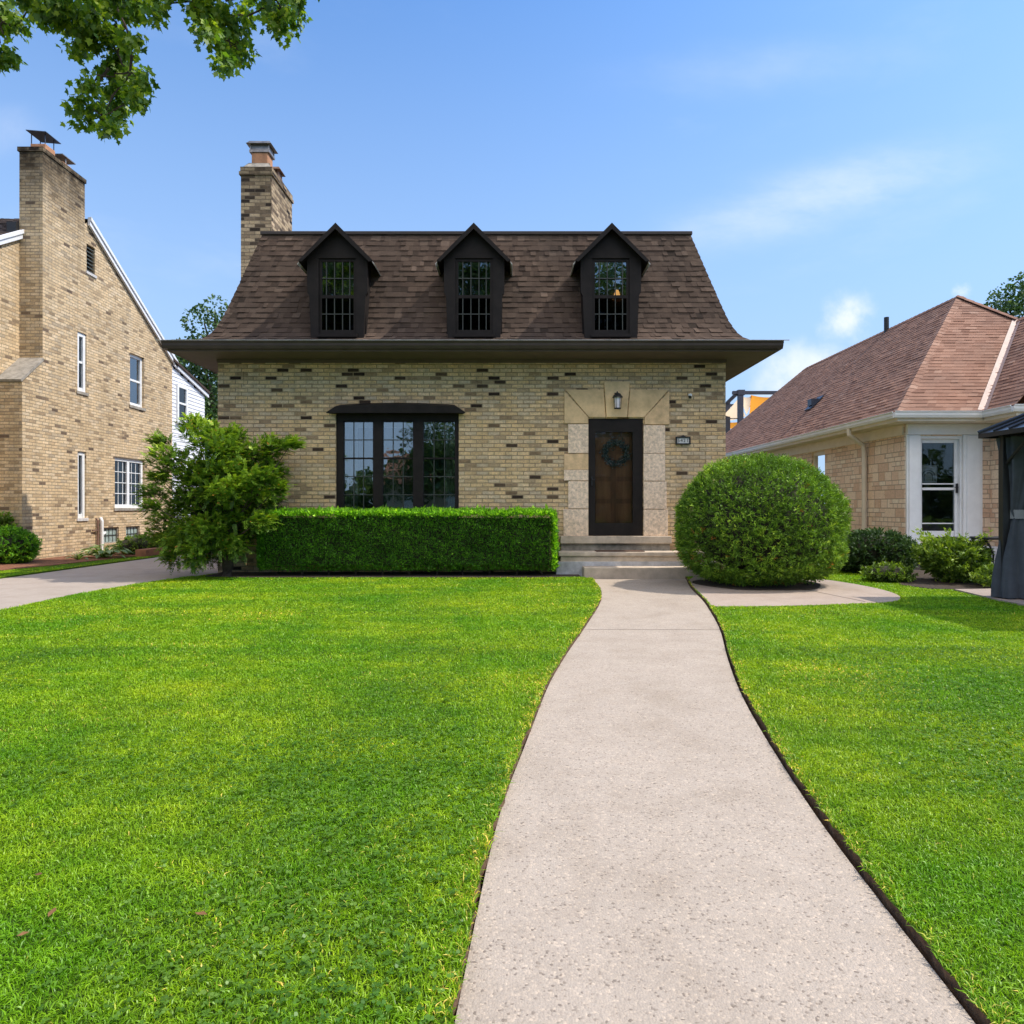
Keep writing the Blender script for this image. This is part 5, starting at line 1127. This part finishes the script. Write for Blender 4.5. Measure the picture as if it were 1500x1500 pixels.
mb = MB(); mb.box(-10, 3, -36, -29, 0, 3.2); mb.build('wall', m_housefar, fh)
mb = MB(); mb.ext([(-10.4, -28.5, 3.1), (-10.4, -36.5, 3.1), (-10.4, -32.5, 5.8)], (13.8, 0, 0)); mb.build('roof', m_shingle_r, fh)
for x in (-8.5, -5.0, 0.5): mb = MB(); mb.box(x, x + 1.2, -28.99, -28.9, 1, 2.3); mb.build('window', m_white, fh)

# street maple overhead
mt = thing('maple_tree', 'overhanging maple boughs reaching into the sky above the left house', 'tree', (-8.6, 3.2, 0))
clusters = [(5, 30, 26), (-5, 72, 22), (22, 38, 14), (65, 8, 30), (95, 22, 14), (40, -8, 26), (85, -5, 26), (140, 12, 30), (150, 48, 34), (172, 78, 34), (132, 62, 20), (112, 68, 14), (188, 106, 26), (160, 112, 26), (204, 118, 14), (198, 140, 16),
            (124, 126, 16), (120, 148, 14), (148, 168, 20), (166, 164, 14), (160, 190, 11), (122, 170, 12), (178, 150, 12), (212, 10, 22), (228, 18, 12), (195, 60, 14), (170, 30, 22), (285, 2, 24), (310, 22, 28), (340, 28, 28), (345, 60, 22), (322, 60, 16), (308, 52, 12), (335, 84, 14), (352, 76, 12), (365, 22, 14),
            (330, 94, 8), (412, 12, 20), (420, 34, 18), (435, 22, 12), (400, 30, 10), (120, 20, 14), (255, -14, 30), (-40, 30, 40), (-50, 100, 30), (380, -25, 30), (440, -20, 30), (180, -40, 50), (60, -60, 50), (300, -60, 50), (-30, -60, 60), (420, -80, 50), (180, -110, 60), (60, -130, 60), (320, -130, 60)]
PP, DD, RR, twigs = [], [], [], MB()
hub = Vector((-7.2, 5.0, 7.8))
for px, py, rp in clusters:
    Yc = 8.0 + random.uniform(-.6, .6); c = np.array(wp(px, py, Yc)); R = rp * Yc / 1000; n = int(40 + 4700 * R * R)
    nsub = max(3, int(R / .05)); sub = rdir(nsub) * (rng.random((nsub, 1)) ** .4) * R * .8; o = sub[rng.integers(0, nsub, n)] + rng.normal(0, .055, (n, 3))
    PP.append(c + o); DD.append(o / R * .5 + rdir(n) * .7 + np.array([0, 0, -.55])); RR.append(np.clip(rng.normal(.5, .26, n), 0, 1))
for line in ([(160, -60), (168, 5), (184, 38), (192, 62), (193, 82)], [(184, 38), (165, 60), (150, 62)], [(193, 82), (190, 110), (165, 140), (150, 175)], [(160, 100), (135, 130)], [(300, -80), (320, -10), (330, 40), (340, 75)], [(330, 0), (380, -10), (418, 20)], [(40, -80), (60, -10), (72, 12)], [(-60, -40), (-10, 10), (5, 50)], [(200, -50), (215, 0)]):
    twigs.tube([wp(x, y, 8.0) for x, y in line], list(np.linspace(.022, .008, len(line))), 6)
for s_ in ((160, -60), (300, -80), (40, -80), (-60, -40), (200, -50)): spine(twigs, tuple(hub), wp(*s_, 8.0), .07, .022, 6, .05)
P = np.concatenate(PP); n = len(P); L = rng.uniform(.055, .095, n)
leaves('crown', P, np.concatenate(DD), rdir(n) + np.array([0, 0, 1.0]), L, L * .95, np.concatenate(RR), m_maple, mt, LOBED)
for i_, (px, py, rp) in enumerate(clusters):
    if i_ == 0: continue
    q = min(clusters[:i_], key=lambda c_: (c_[0] - px) ** 2 + (c_[1] - py) ** 2)
    if math.hypot(q[0] - px, q[1] - py) < 70: spine(twigs, wp(q[0], q[1], 8.0), wp(px, py, 8.0), .011, .006, 5, .03)
spine(twigs, (-8.6, 3.2, -.05), (-8.4, 3.5, 5.0), .28, .2, 8, .03); spine(twigs, (-8.4, 3.5, 5.0), tuple(hub), .2, .08, 6, .05); twigs.build('trunk', m_bark, mt)

# fallen leaves
for px, py, lb in ((803, 1003, 'curled brown leaf at the left edge of the walkway'), (34, 1393, 'orange brown dry leaf on the lawn at the lower left'), (76, 1360, 'dark brown leaf in the grass near the orange one'), (56, 1302, 'tan dry leaf in the left lawn above the dark one'), (854, 922, 'tiny brown leaf where the walk joint meets the left lawn'), (295, 1362, 'brown leaf half sunk in the middle of the left lawn')):
    x, y = gp(px, py); z = .043 if px < 700 else .012; a = random.uniform(0, 6); ca, sa = math.cos(a), math.sin(a); s_ = .017
    mb = MB(); pts = [(-1, 0, 0), (-.3, .5, .3), (.5, .42, .35), (1.1, 0, .5), (.5, -.42, .3), (-.3, -.5, .35)]
    w3 = lambda p: (x + s_ * (p[0] * ca - p[1] * sa), y + s_ * (p[0] * sa + p[1] * ca), z + s_ * p[2])
    ctr_ = (0, 0, .05)
    for i in range(6): mb.face([w3(ctr_), w3(pts[i]), w3(pts[(i + 1) % 6])])
    tag(mb.build('fallen_leaf', m_leafdry, loc=(x, y, z)), lb, 'leaf', 'fallen leaves')

# ------------------------------------------------------------------ sky, sun, camera
SUN_EL, SUN_AZ = math.radians(53), math.radians(0.4)          # azimuth: from +X towards the viewer
wd = bpy.data.worlds.new('World'); S.world = wd; wd.use_nodes = True; nt = wd.node_tree; nt.nodes.clear()
class WT(NT):
    def __init__(s): s.t = nt
t = WT()
sky = t.n('ShaderNodeTexSky', sky_type='NISHITA'); sky.sun_disc = False; sky.sun_elevation = SUN_EL; sky.sun_rotation = math.radians(90) + SUN_AZ
sky.altitude = 200; sky.air_density = 1.0; sky.dust_density = 1.1; sky.ozone_density = 1.6
tc = t.n('ShaderNodeTexCoord').outputs['Generated']; sep = t.n('ShaderNodeSeparateXYZ', {0: tc}); X, Y, Z = sep.outputs
yy = t.math('MAXIMUM', t.math('ABSOLUTE', Y), .02); U = t.math('DIVIDE', X, yy); Wv = t.math('DIVIDE', Z, yy)
uvw = t.n('ShaderNodeCombineXYZ', {0: U, 1: Wv, 2: Y}).outputs[0]
def blob(u0, w0, su, sw, ang, nscale, thr, soft, ny=1.0):
    ca, sa = math.cos(ang), math.sin(ang)
    du = t.math('SUBTRACT', U, u0); dw = t.math('SUBTRACT', Wv, w0)
    a = t.math('ADD', t.math('MULTIPLY', du, ca / su), t.math('MULTIPLY', dw, sa / su)); b = t.math('SUBTRACT', t.math('MULTIPLY', dw, ca / sw), t.math('MULTIPLY', du, sa / sw))
    r2 = t.math('ADD', t.math('MULTIPLY', a, a), t.math('MULTIPLY', b, b)); g_ = t.math('POWER', 2.718, t.math('MULTIPLY', r2, -1.0))
    mp = t.n('ShaderNodeMapping', {0: uvw, 'Rotation': (0, 0, -ang), 'Scale': (1, ny, 1)}).outputs[0]
    nz = t.noise(mp, nscale, 7.0, .6)
    v = t.math('MULTIPLY', g_, t.math('MULTIPLY', nz, 2.0))
    return t.n('ShaderNodeMapRange', {0: v, 1: thr, 2: thr + soft, 3: 0, 4: 1}, interpolation_type='SMOOTHSTEP').outputs[0]
front = t.math('GREATER_THAN', Y, 0.0)
wisp = t.math('MULTIPLY', blob(.46, .455, .26, .055, .26, 7.0, .1, 1.4, 2.5), .42)
wisp2 = t.math('MULTIPLY', blob(.38, .645, .3, .06, .1, 5.0, .3, 1.4, 2.0), .16)
cum = t.math('MULTIPLY', blob(.49, .275, .055, .05, .5, 22.0, .36, 1.1), .8)
cum2 = t.math('MULTIPLY', blob(.43, .19, .10, .07, 0.0, 12.0, .35, .9), .7)
cum3 = t.math('MULTIPLY', blob(.66, .318, .02, .016, 0.0, 30.0, .4, .8), .6)
wl3 = t.math('MULTIPLY', blob(-.74, .55, .07, .05, 0.0, 8.0, .3, 1.2), .15)
fc_ = wisp
for q in (wisp2, cum, cum2, cum3, wl3): fc_ = t.math('MAXIMUM', fc_, q)
fc_ = t.math('MULTIPLY', fc_, front)
gen = t.n('ShaderNodeMapRange', {0: t.noise(t.n('ShaderNodeMapping', {0: tc, 'Scale': (1, 1, 3)}).outputs[0], 2.6, 7.0, .6), 1: .52, 2: .85, 3: 0, 4: .16}, interpolation_type='SMOOTHSTEP').outputs[0]
fc_ = t.math('MAXIMUM', fc_, gen)
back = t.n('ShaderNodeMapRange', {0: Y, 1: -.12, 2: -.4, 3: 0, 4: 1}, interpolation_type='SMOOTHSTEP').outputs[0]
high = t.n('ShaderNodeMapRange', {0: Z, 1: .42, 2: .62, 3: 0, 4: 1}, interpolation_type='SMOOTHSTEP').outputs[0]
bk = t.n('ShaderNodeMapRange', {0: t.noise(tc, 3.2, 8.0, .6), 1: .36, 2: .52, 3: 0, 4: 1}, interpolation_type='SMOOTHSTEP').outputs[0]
fill_cloud = t.math('MULTIPLY', t.math('MULTIPLY', back, high), bk)  # unseen bright clouds added behind the viewer to fill the shaded front
SKYK = (.66, .925, 1.16)
skc = t.mix(1.0, sky.outputs[0], SKYK, 'MULTIPLY')
hz = t.n('ShaderNodeMapRange', {0: Z, 1: .60, 2: .12, 3: 0, 4: .85}).outputs[0]
skc = t.mix(hz, skc, (2.05, 2.78, 3.9))
skc = t.mix(fc_, skc, (4.6, 4.75, 5.0)); skc = t.mix(fill_cloud, skc, (12.5, 11.4, 10.2))
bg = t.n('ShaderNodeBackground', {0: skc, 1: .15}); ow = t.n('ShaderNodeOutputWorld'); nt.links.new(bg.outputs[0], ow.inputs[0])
sl = bpy.data.lights.new('sun', 'SUN'); sl.energy = 2.9; sl.angle = math.radians(.5); sl.color = (1.0, .92, .80)
so = bpy.data.objects.new('sun', sl); COL.objects.link(so)
dv = Vector((math.cos(SUN_EL) * math.cos(SUN_AZ), -math.cos(SUN_EL) * math.sin(SUN_AZ), math.sin(SUN_EL))); so.rotation_euler = dv.to_track_quat('Z', 'Y').to_euler(); so.location = (10, 0, 20)
cam = bpy.data.cameras.new('camera'); cam.sensor_width = 36; cam.sensor_fit = 'HORIZONTAL'; cam.lens = 24.0; cam.shift_y = -7 / 1500; cam.clip_end = 2000; cam.clip_start = .05
co = bpy.data.objects.new('camera', cam); COL.objects.link(co); co.location = (0, 0, EYE); co.rotation_euler = (PI / 2, 0, 0); S.camera = co
S.view_settings.view_transform = 'Standard'; S.view_settings.look = 'None'; S.view_settings.exposure = 0.66; S.view_settings.gamma = 1.0
S.render.engine = 'CYCLES'; S.cycles.max_bounces = 8; S.cycles.diffuse_bounces = 4; S.cycles.transparent_max_bounces = 12; S.cycles.use_denoising = True; S.cycles.denoiser = 'OPENIMAGEDENOISE'; S.cycles.denoising_input_passes = 'RGB_ALBEDO_NORMAL'; S.cycles.denoising_prefilter = 'ACCURATE'
